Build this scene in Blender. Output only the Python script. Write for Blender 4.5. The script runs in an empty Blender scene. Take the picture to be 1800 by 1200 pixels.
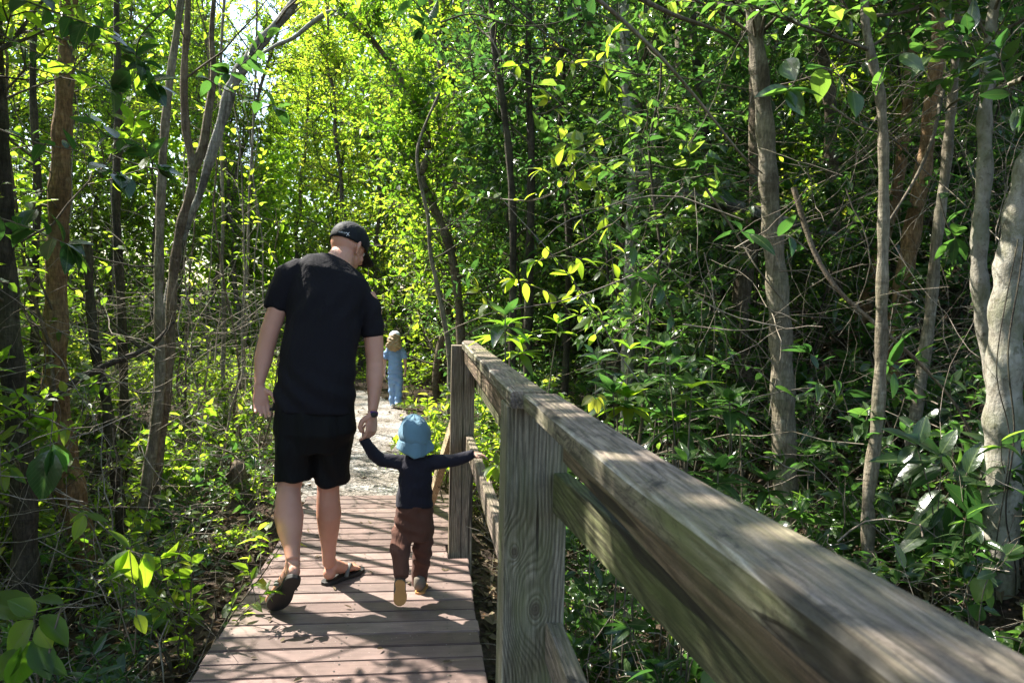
import bpy, bmesh, math, random
import numpy as np
from mathutils import Vector, Matrix

# ------------------------------------------------------------------ camera, sky, sun
SC = bpy.context.scene
COL = SC.collection
R = math.radians
CAM = Vector((0, 0, 1.38)); FPX = 1300.0
YAW, PITCH, ROLL = R(6.45), R(2.51), R(1.15)
_f = Vector((math.sin(YAW)*math.cos(PITCH), math.cos(YAW)*math.cos(PITCH), -math.sin(PITCH)))
_r = Vector((math.cos(YAW), -math.sin(YAW), 0)); _u = _r.cross(_f)
_r, _u = _r*math.cos(ROLL)+_u*math.sin(ROLL), _u*math.cos(ROLL)-_r*math.sin(ROLL)
cd = bpy.data.cameras.new('camera'); cam = bpy.data.objects.new('camera', cd); COL.objects.link(cam)
cd.sensor_width = 36; cd.lens = FPX/1800*36; cd.clip_start = 0.02; cd.clip_end = 500
cam.matrix_world = Matrix(((_r.x, _u.x, -_f.x, CAM.x), (_r.y, _u.y, -_f.y, CAM.y), (_r.z, _u.z, -_f.z, CAM.z), (0, 0, 0, 1)))
cd.dof.use_dof = True; cd.dof.focus_distance = 3.8; cd.dof.aperture_fstop = 13.0
SC.camera = cam
SUN_EL, SUN_AZ = R(50), math.atan2(-.78, .63)
SUN = Vector((math.sin(SUN_AZ)*math.cos(SUN_EL), math.cos(SUN_AZ)*math.cos(SUN_EL), math.sin(SUN_EL)))
W = bpy.data.worlds.new("World"); SC.world = W; W.use_nodes = True
wn = W.node_tree.nodes; wn.clear()
sky = wn.new('ShaderNodeTexSky'); sky.sky_type = 'NISHITA'; sky.sun_disc = False
sky.sun_elevation = SUN_EL; sky.sun_rotation = SUN_AZ; sky.air_density = 1.2; sky.dust_density = 1.5
bg = wn.new('ShaderNodeBackground'); bg.inputs[1].default_value = .12
wo = wn.new('ShaderNodeOutputWorld')
W.node_tree.links.new(sky.outputs[0], bg.inputs[0]); W.node_tree.links.new(bg.outputs[0], wo.inputs[0])
ld = bpy.data.lights.new('sun', 'SUN'); ld.energy = 5.0; ld.angle = R(.5); ld.color = (1, .95, .86)
lo = bpy.data.objects.new('sun', ld); COL.objects.link(lo); lo.rotation_euler = SUN.to_track_quat('Z', 'Y').to_euler()
SC.view_settings.view_transform = 'Standard'; SC.view_settings.look = 'None'
SC.view_settings.exposure = 1.88; SC.view_settings.gamma = 1; SC.view_settings.use_curve_mapping = False
SC.render.engine = 'CYCLES'
cy = SC.cycles
cy.max_bounces = 8; cy.diffuse_bounces = 4; cy.transmission_bounces = 5; cy.glossy_bounces = 3
cy.caustics_reflective = False; cy.caustics_refractive = False; cy.use_denoising = True
cy.sample_clamp_indirect = 6

def ray(px, py):
    return _f*FPX + _r*(px-900) + _u*(600-py)
def at(px, py, Y):
    d = ray(px, py); return CAM + d*(Y/d.y)
def onz(px, py, z):
    d = ray(px, py); return CAM + d*((z-CAM.z)/d.z)

# ------------------------------------------------------------------ tagging / building helpers
def tag(o, label=None, cat=None, group=None, kind=None):
    if label: o['label'] = label
    if cat: o['category'] = cat
    if group: o['group'] = group
    if kind: o['kind'] = kind
    return o
def empty(name, loc=(0, 0, 0), rz=0):
    o = bpy.data.objects.new(name, None); COL.objects.link(o); o.location = loc; o.rotation_euler = (0, 0, rz)
    o.empty_display_size = .1; return o
def copy_tree(o, parent=None):
    c = o.copy(); COL.objects.link(c); c.parent = parent
    for ch in list(o.children): copy_tree(ch, c)
    return c

def nrm(a): return a/np.maximum(np.linalg.norm(a, axis=-1, keepdims=True), 1e-9)

class MB:
    """collects faces (tris / quads) with material index, tint and uv"""
    def __init__(s): s.v = []; s.n = 0; s.q = []; s.t = []
    def add(s, v, f, mat=0, tint=0.5, uv=None, smooth=False):
        v = np.asarray(v, float).reshape(-1, 3); f = np.asarray(f, int); m = len(f)
        if m == 0: return
        tint = np.broadcast_to(np.asarray(tint, float), (m,)); k = f.shape[1]
        if uv is None: uv = np.zeros((m, k, 2))
        (s.q if k == 4 else s.t).append((f+s.n, np.full(m, mat), tint, np.asarray(uv).reshape(m, k, 2), np.full(m, smooth)))
        s.v.append(v); s.n += len(v)
    def addto(s, f, mat=0, tint=0.5, uv=None, smooth=False, base=0):
        f = np.asarray(f, int); m = len(f); k = f.shape[1]
        tint = np.broadcast_to(np.asarray(tint, float), (m,))
        if uv is None: uv = np.zeros((m, k, 2))
        (s.q if k == 4 else s.t).append((f+base, np.full(m, mat), tint, np.asarray(uv).reshape(m, k, 2), np.full(m, smooth)))
    def mesh(s, name, mats):
        me = bpy.data.meshes.new(name)
        V = np.concatenate(s.v) if s.v else np.zeros((0, 3))
        me.vertices.add(len(V)); me.vertices.foreach_set('co', V.astype(np.float32).ravel())
        loops, starts, tot, mi, ti, uv, sm = [], [], [], [], [], [], []; off = 0
        for L, k in ((s.q, 4), (s.t, 3)):
            if not L: continue
            f = np.concatenate([a[0] for a in L]); m = len(f)
            loops.append(f.ravel()); starts.append(off+np.arange(m)*k); tot.append(np.full(m, k)); off += m*k
            mi.append(np.concatenate([a[1] for a in L])); ti.append(np.concatenate([a[2] for a in L]))
            uv.append(np.concatenate([a[3].reshape(-1, 2) for a in L])); sm.append(np.concatenate([a[4] for a in L]))
        if loops:
            loops = np.concatenate(loops); starts = np.concatenate(starts)
            me.loops.add(len(loops)); me.loops.foreach_set('vertex_index', loops.astype(np.int32))
            me.polygons.add(len(starts)); me.polygons.foreach_set('loop_start', starts.astype(np.int32))
            me.polygons.foreach_set('loop_total', np.concatenate(tot).astype(np.int32))
            me.polygons.foreach_set('material_index', np.concatenate(mi).astype(np.int32))
            me.polygons.foreach_set('use_smooth', np.concatenate(sm))
            a = me.attributes.new('tint', 'FLOAT', 'FACE'); a.data.foreach_set('value', np.concatenate(ti).astype(np.float32))
            u = me.uv_layers.new(name='UVMap'); u.data.foreach_set('uv', np.concatenate(uv).astype(np.float32).ravel())
            me.update(calc_edges=True)
        for m in mats: me.materials.append(m)
        return me
    def build(s, name, mats, parent=None):
        o = bpy.data.objects.new(name, s.mesh(name, mats if isinstance(mats, (list, tuple)) else [mats]))
        COL.objects.link(o); o.parent = parent; return o
    def box(s, x0, x1, y0, y1, z0, z1, mat=0, tint=.5, bev=0.0):
        bm = bmesh.new(); bmesh.ops.create_cube(bm, size=1)
        for v in bm.verts:
            v.co = Vector((x0 if v.co.x < 0 else x1, y0 if v.co.y < 0 else y1, z0 if v.co.z < 0 else z1))
        if bev: bmesh.ops.bevel(bm, geom=bm.edges[:], offset=bev, segments=2, affect='EDGES', profile=.6)
        s.bm(bm, mat, tint); bm.free()
    def bm(s, bm, mat=0, tint=.5, smooth=False):
        bm.verts.index_update()
        v = [tuple(a.co) for a in bm.verts]
        q = [[a.index for a in f.verts] for f in bm.faces if len(f.verts) == 4]
        t = [[a.index for a in f.verts] for f in bm.faces if len(f.verts) == 3]
        for f in bm.faces:
            if len(f.verts) > 4:
                ii = [a.index for a in f.verts]; t += [[ii[0], ii[i], ii[i+1]] for i in range(1, len(ii)-1)]
        s.v.append(np.array(v)); b = s.n; s.n += len(v)
        if q: s.addto(q, mat, tint, smooth=smooth, base=b)
        if t: s.addto(t, mat, tint, smooth=smooth, base=b)
    def tubes(s, P, Rd, sides=5, mat=0, tint=.5, cap=False):
        """P (T,K,3), Rd (T,K)"""
        P = np.asarray(P, float); Rd = np.asarray(Rd, float); T, K, _ = P.shape
        if T == 0: return
        tan = np.empty_like(P); tan[:, 1:-1] = P[:, 2:]-P[:, :-2]; tan[:, 0] = P[:, 1]-P[:, 0]; tan[:, -1] = P[:, -1]-P[:, -2]
        tan = nrm(tan)
        ref = np.where(np.abs(tan[:, :1, 2:3]) > .8, np.array([1., 0, 0]), np.array([0, 0, 1.]))
        ref = np.broadcast_to(ref, tan.shape)
        a = nrm(np.cross(tan, ref)); b = np.cross(tan, a)
        th = np.linspace(0, 2*math.pi, sides, endpoint=False)
        rd = Rd[:, :, None] if Rd.ndim == 2 else Rd
        ring = P[:, :, None] + rd[..., None]*(a[:, :, None]*np.cos(th)[None, None, :, None] + b[:, :, None]*np.sin(th)[None, None, :, None])
        idx = np.arange(T*K*sides).reshape(T, K, sides); j = np.roll(np.arange(sides), -1)
        f = np.stack([idx[:, :-1], idx[:, :-1][:, :, j], idx[:, 1:][:, :, j], idx[:, 1:]], -1).reshape(-1, 4)
        s.add(ring.reshape(-1, 3), f, mat, tint, smooth=True)
    def leaves(s, P, A, N, L, Wd, tint, detail=0, mat=0, droop=.25, fold=.25, rng=None):
        n = len(P)
        if n == 0: return
        A = nrm(A); N = nrm(N-A*np.sum(N*A, -1, keepdims=True)); S = np.cross(A, N)
        L = np.broadcast_to(L, (n,))[:, None]; Wd = np.broadcast_to(Wd, (n,))[:, None]/2
        tint = np.broadcast_to(tint, (n,))
        dr = droop if rng is None else droop*rng.uniform(.1, 2.0, (n, 1))
        fo = fold if rng is None else fold*rng.uniform(.0, 2.0, (n, 1))
        def pt(t, w): return P + A*L*t - N*L*dr*t*t + S*Wd*w + N*Wd*abs(w)*fo
        if detail == 0:
            V = np.stack([pt(0, 0), pt(.42, -1), pt(1, 0), pt(.42, 1)], 1).reshape(-1, 3); b = (np.arange(n)*4)[:, None]
            F = np.concatenate([b+[0, 2, 1], b+[0, 3, 2]]); u = np.array([[[.5, 0], [.5, 1], [0, .4]], [[.5, 0], [1, .4], [.5, 1]]])
            s.add(V, F, mat, np.tile(tint, 2), np.repeat(u, n, 0))
        elif detail == 1:
            V = np.stack([pt(0, 0), pt(.3, -.92), pt(.3, .92), pt(.68, -.72), pt(.68, .72), pt(1, 0), pt(.5, 0)], 1).reshape(-1, 3); b = (np.arange(n)*7)[:, None]
            tr = [[0, 6, 1], [0, 2, 6], [1, 6, 3], [2, 4, 6], [3, 6, 5], [6, 4, 5]]
            uvm = np.array([[.5, 0], [0, .3], [1, .3], [.1, .7], [.9, .7], [.5, 1], [.5, .5]])
            F = np.concatenate([b+t for t in tr]); u = np.concatenate([np.repeat(uvm[t][None], n, 0) for t in tr])
            s.add(V, F, mat, np.tile(tint, 6), u)
        else:
            ts = [.0, .12, .3, .5, .7, .87, 1.0]; ws = [.04, .55, .95, 1.0, .75, .38, 0]
            st = []; uvm = []
            for t, w in zip(ts, ws):
                st += [pt(t, -w), pt(t, 0), pt(t, w)]; uvm += [[.5-w/2, t], [.5, t], [.5+w/2, t]]
            V = np.stack(st, 1).reshape(-1, 3); k = len(st); b = (np.arange(n)*k)[:, None]; uvm = np.array(uvm)
            qd = []
            for i in range(len(ts)-1):
                a = i*3; qd += [[a, a+1, a+4, a+3], [a+1, a+2, a+5, a+4]]
            F = np.concatenate([b+q for q in qd]); u = np.concatenate([np.repeat(uvm[q][None], n, 0) for q in qd])
            s.add(V, F, mat, np.tile(tint, len(qd)), u, smooth=True)

# ------------------------------------------------------------------ materials
class NT:
    def __init__(s, name):
        s.m = bpy.data.materials.new(name); s.m.use_nodes = True; s.t = s.m.node_tree; s.t.nodes.clear()
        s.out = s.n('ShaderNodeOutputMaterial')
    def n(s, t, **k):
        x = s.t.nodes.new(t)
        for a, b in k.items(): setattr(x, a, b)
        return x
    def l(s, a, b): s.t.links.new(a, b)
    def set(s, node, key, v):
        if hasattr(v, 'is_output') or isinstance(v, bpy.types.NodeSocket): s.l(v, node.inputs[key])
        else: node.inputs[key].default_value = v
    def coord(s, which='Object'): return s.n('ShaderNodeTexCoord').outputs[which]
    def mapping(s, vec, scale=(1, 1, 1), loc=(0, 0, 0), rot=(0, 0, 0)):
        x = s.n('ShaderNodeMapping'); s.l(vec, x.inputs[0]); x.inputs['Scale'].default_value = scale
        x.inputs['Location'].default_value = loc; x.inputs['Rotation'].default_value = rot; return x.outputs[0]
    def noise(s, vec, scale, detail=4, rough=.55, dist=0, out=0):
        x = s.n('ShaderNodeTexNoise'); s.l(vec, x.inputs['Vector']); x.inputs['Scale'].default_value = scale
        x.inputs['Detail'].default_value = detail; x.inputs['Roughness'].default_value = rough; x.inputs['Distortion'].default_value = dist
        return x.outputs[out]
    def ramp(s, fac, stops, interp='LINEAR'):
        x = s.n('ShaderNodeValToRGB'); s.l(fac, x.inputs[0]); cr = x.color_ramp; cr.interpolation = interp
        while len(cr.elements) < len(stops): cr.elements.new(.5)
        for e, (p, c) in zip(cr.elements, stops):
            e.position = p; e.color = (c, c, c, 1) if isinstance(c, (int, float)) else (*c, 1)
        return x.outputs[0]
    def mix(s, fac, a, b, mode='MIX'):
        x = s.n('ShaderNodeMix', data_type='RGBA', blend_type=mode)
        for k, v in ((0, fac), (6, a), (7, b)):
            if isinstance(v, (int, float)): x.inputs[k].default_value = v
            elif isinstance(v, tuple): x.inputs[k].default_value = (*v, 1)
            else: s.l(v, x.inputs[k])
        return x.outputs[2]
    def math(s, op, a, b=0.0, c=0.0):
        x = s.n('ShaderNodeMath', operation=op)
        for i, v in enumerate((a, b, c)):
            if isinstance(v, (int, float)): x.inputs[i].default_value = v
            else: s.l(v, x.inputs[i])
        return x.outputs[0]
    def attr(s, name='tint'):
        return s.n('ShaderNodeAttribute', attribute_name=name).outputs['Fac']
    def rnd(s): return s.n('ShaderNodeObjectInfo').outputs['Random']
    def sep(s, v): x = s.n('ShaderNodeSeparateXYZ'); s.l(v, x.inputs[0]); return x.outputs
    def bump(s, h, strength=.5, dist=.01, normal=None):
        x = s.n('ShaderNodeBump'); s.l(h, x.inputs['Height']); x.inputs['Strength'].default_value = strength
        x.inputs['Distance'].default_value = dist
        if normal: s.l(normal, x.inputs['Normal'])
        return x.outputs[0]
    def bsdf(s, col, rough=.7, spec=.3, normal=None, **k):
        x = s.n('ShaderNodeBsdfPrincipled')
        s.set(x, 'Base Color', (*col, 1) if isinstance(col, tuple) else col)
        s.set(x, 'Roughness', rough); s.set(x, 'Specular IOR Level', spec)
        for a, b in k.items(): s.set(x, a.replace('_', ' '), b)
        if normal: s.l(normal, x.inputs['Normal'])
        return x.outputs[0]
    def done(s, sh): s.l(sh, s.out.inputs[0]); return s.m

def leaf_mat(name, ramp, tramp, rough=.38, trans=.45, spec=.5, vein=.45):
    t = NT(name); f = t.math('ADD', t.attr(), t.math('MULTIPLY', t.math('SUBTRACT', t.rnd(), .5), .3)); 
    base = t.ramp(f, ramp); tr = t.ramp(f, tramp)
    uv = t.coord('UV'); sx = t.sep(uv)
    mid = t.math('ABSOLUTE', t.math('SUBTRACT', sx[0], .5))
    rib = t.math('LESS_THAN', mid, .035)
    ang = t.math('ADD', t.math('MULTIPLY', sx[1], 9.0), t.math('MULTIPLY', mid, -9.0))
    side = t.math('GREATER_THAN', t.math('SINE', t.math('MULTIPLY', ang, 6.283)), .9)
    vn = t.math('MAXIMUM', rib, t.math('MULTIPLY', side, .45))
    base = t.mix(t.math('MULTIPLY', vn, vein), base, (.22, .30, .10))
    nz = t.noise(t.coord('Object'), 9, 3)
    sp = t.ramp(t.noise(t.coord('Object'), 55, 4, .7), [(.66, 0), (.72, .7)]); base = t.mix(sp, base, (.10, .06, .02)); tr = t.mix(sp, tr, (.16, .08, .01))
    base = t.mix(.5, base, t.mix(nz, (.35, .35, .35), (1.5, 1.5, 1.5)), 'MULTIPLY')
    nb = t.bump(t.math('ADD', t.noise(t.coord('Object'), 45, 3), t.math('MULTIPLY', vn, -.8)), .45, .004)
    g = t.bsdf(base, rough, spec, nb)
    tl = t.n('ShaderNodeBsdfTranslucent'); t.l(t.mix(t.math('MULTIPLY', vn, .35), tr, (.10, .16, .02)), tl.inputs[0])
    mx = t.n('ShaderNodeMixShader'); mx.inputs[0].default_value = trans; t.l(g, mx.inputs[1]); t.l(tl.outputs[0], mx.inputs[2])
    return t.done(mx.outputs[0])

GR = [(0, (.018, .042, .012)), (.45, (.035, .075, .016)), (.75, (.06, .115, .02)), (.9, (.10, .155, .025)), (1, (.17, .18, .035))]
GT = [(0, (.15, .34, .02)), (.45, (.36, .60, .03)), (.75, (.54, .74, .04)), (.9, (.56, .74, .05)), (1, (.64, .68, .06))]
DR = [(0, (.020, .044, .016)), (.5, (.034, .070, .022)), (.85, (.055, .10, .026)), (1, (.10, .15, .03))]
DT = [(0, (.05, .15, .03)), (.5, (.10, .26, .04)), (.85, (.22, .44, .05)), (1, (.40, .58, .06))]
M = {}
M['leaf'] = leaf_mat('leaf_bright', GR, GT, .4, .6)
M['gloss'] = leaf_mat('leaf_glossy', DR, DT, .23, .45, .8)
M['litter'] = leaf_mat('leaf_litter', [(0, (.05, .032, .02)), (.5, (.13, .085, .05)), (.85, (.24, .18, .11)), (1, (.34, .28, .19))],
                       [(0, (.05, .03, .02)), (1, (.25, .16, .08))], .7, .15, .2)

def bark(name, c1, c2, c3, scale=1.0, lich=.5, bumpd=.012, sz=.22):
    t = NT(name); co = t.mapping(t.coord('Object'), (1, 1, sz))
    n1 = t.noise(co, 38*scale, 6, .7, .6); n2 = t.noise(t.coord('Object'), 5*scale, 4, .6); n3 = t.noise(t.coord('Object'), 17*scale, 5, .65)
    rings = t.noise(t.mapping(t.coord('Object'), (.12, .12, 1)), 55, 3, .6)
    c = t.ramp(n1, [(.32, c1), (.6, c2)])
    c = t.mix(t.ramp(rings, [(.5, 0), (.68, .45)]), c, c1)
    c = t.mix(t.ramp(n2, [(.45, 0), (.62, .55)]), c, t.mix(.5, c, c3))
    c = t.mix(t.ramp(n3, [(.56, 0), (.66, lich)]), c, c3)
    c = t.mix(t.ramp(t.noise(t.coord('Object'), 2.3, 3), [(.45, 0), (.7, .45)]), c, (.07, .085, .03))
    h = t.math('ADD', n1, t.math('MULTIPLY', rings, .5))
    c = t.mix(.8, c, t.ramp(t.noise(co, 90*scale, 5, .75), [(.3, .35), (.65, 1.35)]), 'MULTIPLY')
    c = t.mix(t.ramp(t.noise(t.coord('Object'), 1.7, 5, .65), [(.5, 0), (.62, .6)]), c, tuple(a*.35 for a in c1))
    return t.done(t.bsdf(c, .85, .2, t.bump(h, 1, bumpd*1.6)))
M['bark_brown'] = bark('bark_brown', (.06, .042, .028), (.19, .14, .095), (.30, .26, .2))
M['bark_grey'] = bark('bark_grey', (.16, .15, .12), (.36, .34, .29), (.5, .49, .43), 1.1, .6, .008)
def mottled(name):
    t = NT(name); oc = t.coord('Object'); n1 = t.noise(t.mapping(oc, (1, 1, .4)), 26, 7, .72, .5); n2 = t.noise(oc, 8, 5, .62); n3 = t.noise(oc, 21, 6, .7)
    c = t.ramp(n1, [(.3, (.13, .115, .085)), (.55, (.29, .265, .215)), (.75, (.36, .335, .28))])
    c = t.mix(t.ramp(n2, [(.5, 0), (.58, .7)]), c, (.38, .36, .30)); c = t.mix(t.ramp(n3, [(.57, 0), (.62, .7)]), c, (.10, .085, .06))
    c = t.mix(t.ramp(t.noise(oc, 3.1, 5, .65), [(.48, 0), (.6, .6)]), c, (.12, .13, .06))
    return t.done(t.bsdf(c, .88, .2, t.bump(t.math('ADD', n1, n3), 1, .012)))
M['bark_mottled'] = mottled('bark_mottled')
M['bark_gold'] = bark('bark_gold', (.10, .055, .025), (.30, .17, .08), (.38, .28, .17), 1, .4)
M['bark_char'] = bark('bark_charred', (.03, .026, .022), (.30, .28, .25), (.42, .40, .37), .6, .5, .012)
M['bark_dark'] = bark('bark_dark', (.02, .016, .012), (.075, .058, .042), (.14, .12, .09), 1, .3)
M['bark_tan'] = bark('bark_tan', (.10, .08, .055), (.26, .215, .155), (.40, .37, .29), 1, .5, .008)
M['twig'] = bark('twig_bark', (.06, .048, .035), (.17, .14, .10), (.25, .22, .17), 2, .3, .003)
M['stick'] = bark('dead_stick', (.12, .09, .065), (.30, .25, .19), (.4, .37, .31), 2, .3, .003)

def wood(name, axis, base, light, dark, green, gamt, knots=(), stain=.5, ring=1.0, rc=1.0):
    """weathered timber; grain runs along axis (1=y, 2=z); object coords are world metres"""
    t = NT(name); oc = t.coord('Object')
    sc = [1, 1, 1]; sc[axis] = .055
    lo_ = [1, 1, 1]; lo_[axis] = .16
    nA = t.noise(t.mapping(oc, tuple(lo_)), 9, 3, .5)
    s = t.sep(oc); x = t.math('ADD', s[0], t.math('MULTIPLY', s[1 if axis == 2 else 2], .55))
    ph = t.math('ADD', t.math('MULTIPLY', x, 120*ring), t.math('MULTIPLY', nA, 6.0))
    kmask = None
    for (ka, kb, r) in knots:
        da = t.math('MULTIPLY', t.math('SUBTRACT', x, ka), 1.0); db = t.math('MULTIPLY', t.math('SUBTRACT', s[axis], kb), .62)
        d2 = t.math('ADD', t.math('MULTIPLY', da, da), t.math('MULTIPLY', db, db)); d = t.math('SQRT', d2)
        g = t.math('POWER', 2.718, t.math('MULTIPLY', d2, -1/(2*(r*1.9)**2)))
        sg = t.math('MULTIPLY', t.math('MULTIPLY', da, -110.0), g)
        ph = t.math('ADD', ph, sg); ph = t.math('ADD', ph, t.math('MULTIPLY', g, t.math('MULTIPLY', d, 190.0)))
        k = t.ramp(t.math('DIVIDE', d, r), [(.35, 1), (.9, 0)])
        kmask = k if kmask is None else t.math('MAXIMUM', kmask, k)
    wv = t.math('ADD', t.math('MULTIPLY', t.math('SINE', t.math('MULTIPLY', ph, 6.283)), .5), .5)
    fine = t.noise(t.mapping(oc, tuple(sc)), 170, 5, .65); mid = t.noise(t.mapping(oc, tuple(sc)), 40, 4, .6)
    c = t.mix(t.ramp(wv, [(.15, .5-.5*rc), (.75, .5+.5*rc)]), base, light)
    c = t.mix(t.ramp(wv, [(.0, .5*rc), (.3, 0)]), c, dark)
    c = t.mix(.8, c, t.ramp(fine, [(.36, .3), (.62, 1.35)]), 'MULTIPLY')
    c = t.mix(.35, c, t.ramp(t.noise(oc, 420, 3, .6), [(.3, .5), (.7, 1.4)]), 'MULTIPLY')
    c = t.mix(.6, c, t.ramp(mid, [(.3, .55), (.7, 1.3)]), 'MULTIPLY')
    gm = t.noise(t.mapping(oc, tuple(lo_)), 13, 5, .6)
    c = t.mix(t.ramp(gm, [(.45, 0), (.66, gamt)]), c, green)
    st = t.noise(t.mapping(oc, tuple([a*.7+.3 for a in lo_])), 21, 9, .78, 1.2)
    c = t.mix(t.ramp(st, [(.5, 0), (.64, stain)]), c, dark)
    crack = t.noise(t.mapping(oc, tuple(sc)), 24, 2, .4)
    cm = t.ramp(crack, [(.335, 1), (.36, 0)])
    c = t.mix(t.math('MULTIPLY', cm, .8), c, (.02, .016, .012))
    if kmask: c = t.mix(t.math('MULTIPLY', kmask, .75), c, (.06, .045, .03))
    h = t.math('SUBTRACT', t.math('ADD', t.math('MULTIPLY', wv, .5), t.math('MULTIPLY', fine, .8)), t.math('MULTIPLY', cm, 1.5))
    return t.done(t.bsdf(c, .82, .25, t.bump(h, .8, .003)))
M['post_near'] = wood('post_timber_near', 2, (.16, .142, .10), (.235, .212, .155), (.06, .052, .038), (.11, .12, .045), .7, ((1.196, .672, .020), (1.143, .81, .013)), .35, .85, .75)
M['post_far'] = wood('post_timber_far', 2, (.22, .17, .125), (.34, .275, .205), (.08, .06, .042), (.16, .155, .08), .35, (), .35, .9)
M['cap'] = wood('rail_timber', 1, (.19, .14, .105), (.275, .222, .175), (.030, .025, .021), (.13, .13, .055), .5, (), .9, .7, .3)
M['capmoss'] = wood('rail_side_timber', 1, (.15, .125, .085), (.23, .20, .145), (.022, .019, .014), (.12, .13, .05), .85, (), .95, .6, .4)  # moss, plus a darker tone painted in to part the side from the lit top
M['capedge'] = wood('rail_edge_highlight', 1, (.27, .235, .18), (.34, .31, .26), (.10, .085, .06), (.2, .2, .1), .4, (), .5, .6)  # ridge highlight painted as lighter timber on the cap bevels
M['capside'] = wood('rail_board_timber', 1, (.125, .082, .052), (.185, .132, .088), (.05, .04, .03), (.11, .11, .045), .55, (), .45, .9)
M['greenboard'] = wood('algae_board_timber', 1, (.072, .072, .034), (.115, .11, .056), (.035, .03, .018), (.08, .095, .028), .8, (), .45, .8)
M['brace'] = wood('brace_timber', 1, (.36, .27, .16), (.46, .37, .24), (.2, .14, .08), (.3, .28, .12), .2, (), .2, .6)

t = NT('deck_board'); oc = t.coord('Object'); ti = t.attr()
c = t.ramp(ti, [(0, (.115, .075, .062)), (.3, (.19, .124, .104)), (.5, (.14, .096, .082)), (.8, (.18, .124, .105)), (1, (.235, .165, .14))])
g = t.noise(t.mapping(oc, (.05, 1, 1)), 260, 4, .6); g2 = t.noise(oc, 7, 4, .6); g3 = t.noise(t.mapping(oc, (.12, 1, 1)), 45, 4, .6)
c = t.mix(.45, c, t.ramp(g, [(.3, .55), (.7, 1.35)]), 'MULTIPLY'); c = t.mix(.6, c, t.ramp(g2, [(.3, .6), (.7, 1.3)]), 'MULTIPLY')
c = t.mix(.4, c, t.ramp(g3, [(.3, .6), (.7, 1.3)]), 'MULTIPLY')
spk = t.noise(oc, 95, 2, .5); c = t.mix(t.ramp(spk, [(.70, 0), (.74, .7)]), c, (.42, .38, .33))
M['deck'] = t.done(t.bsdf(c, .62, .4, t.bump(g, .5, .002)))

t = NT('forest_soil'); oc = t.coord('Object')
n1 = t.noise(oc, 3, 6, .65); n2 = t.noise(oc, 40, 5, .7)
c = t.ramp(n1, [(.3, (.03, .021, .014)), (.7, (.085, .06, .04))]); c = t.mix(.7, c, t.ramp(n2, [(.3, .35), (.7, 1.6)]), 'MULTIPLY')
v = t.n('ShaderNodeTexVoronoi'); t.l(oc, v.inputs['Vector']); v.inputs['Scale'].default_value = 28; v.inputs['Randomness'].default_value = 1
c = t.mix(t.ramp(v.outputs['Distance'], [(.1, .5), (.4, 0)]), c, t.mix(.7, (.2, .14, .09), v.outputs['Color'], 'MULTIPLY'))
M['soil'] = t.done(t.bsdf(c, .9, .15, t.bump(t.math('ADD', n2, v.outputs['Distance']), 1, .03)))
t = NT('gravel_path'); oc = t.coord('Object')
v = t.n('ShaderNodeTexVoronoi'); t.l(oc, v.inputs['Vector']); v.inputs['Scale'].default_value = 34
v2 = t.n('ShaderNodeTexVoronoi'); t.l(oc, v2.inputs['Vector']); v2.inputs['Scale'].default_value = 75
n1 = t.noise(oc, 2.2, 5, .6); n2 = t.noise(oc, 24, 5, .7)
sv = t.n('ShaderNodeRGBToBW'); t.l(v.outputs['Color'], sv.inputs[0])
c = t.ramp(sv.outputs[0], [(.1, (.17, .155, .14)), (.5, (.33, .31, .285)), (.9, (.52, .50, .47))])
c = t.mix(t.ramp(n1, [(.40, 0), (.58, .75)]), c, (.17, .14, .11)); c = t.mix(.6, c, t.ramp(n2, [(.3, .45), (.7, 1.4)]), 'MULTIPLY')
h = t.math('ADD', t.math('MULTIPLY', v.outputs['Distance'], 1.0), t.math('MULTIPLY', v2.outputs['Distance'], .5))
M['gravel'] = t.done(t.bsdf(c, .9, .2, t.bump(t.math('ADD', h, n2), 1, .02)))
t = NT('limestone'); oc = t.coord('Object'); n1 = t.noise(oc, 9, 7, .7)
c = t.ramp(n1, [(.3, (.10, .10, .09)), (.6, (.32, .32, .30)), (.8, (.45, .45, .42))])
M['rock'] = t.done(t.bsdf(c, .9, .2, t.bump(n1, 1, .04)))

def cloth(name, col, var=.25, rough=.9, sheen=.2, scale=6, weave=700):
    t = NT(name); oc = t.coord('Object'); n1 = t.noise(oc, scale, 4, .6); w = t.noise(oc, weave, 2, .5)
    c = t.mix(t.math('MULTIPLY', n1, 1.0), tuple(a*(1-var) for a in col), tuple(min(1, a*(1+var)) for a in col))
    wr = t.noise(t.mapping(oc, (1, 1, .35)), 11, 4, .6, .6)
    nb = t.bump(wr, .55, .03); nb = t.bump(w, .25, .001, nb)
    return t.done(t.bsdf(c, rough, .25, nb, Sheen_Weight=sheen))
M['tee'] = cloth('black_jersey', (.0075, .0065, .0095), sheen=0.0); M['shorts'] = cloth('black_shorts', (.003, .003, .0035), rough=.8, sheen=0.0)
M['cap_b'] = cloth('black_cap', (.006, .007, .010), rough=.7, sheen=.05); M['white'] = cloth('white_print', (.75, .75, .75), .05)
M['navy'] = cloth('navy_jersey', (.013, .012, .020), sheen=.05); M['pants'] = cloth('brown_fleece', (.095, .040, .026), .3, sheen=.05, weave=350)
M['hat'] = cloth('blue_hat', (.13, .235, .31), .12, sheen=.1); M['denim'] = cloth('pale_blue_cloth', (.22, .34, .56), .15, sheen=0)
M['capw'] = cloth('white_cap', (.6, .65, .7), .1)
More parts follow.
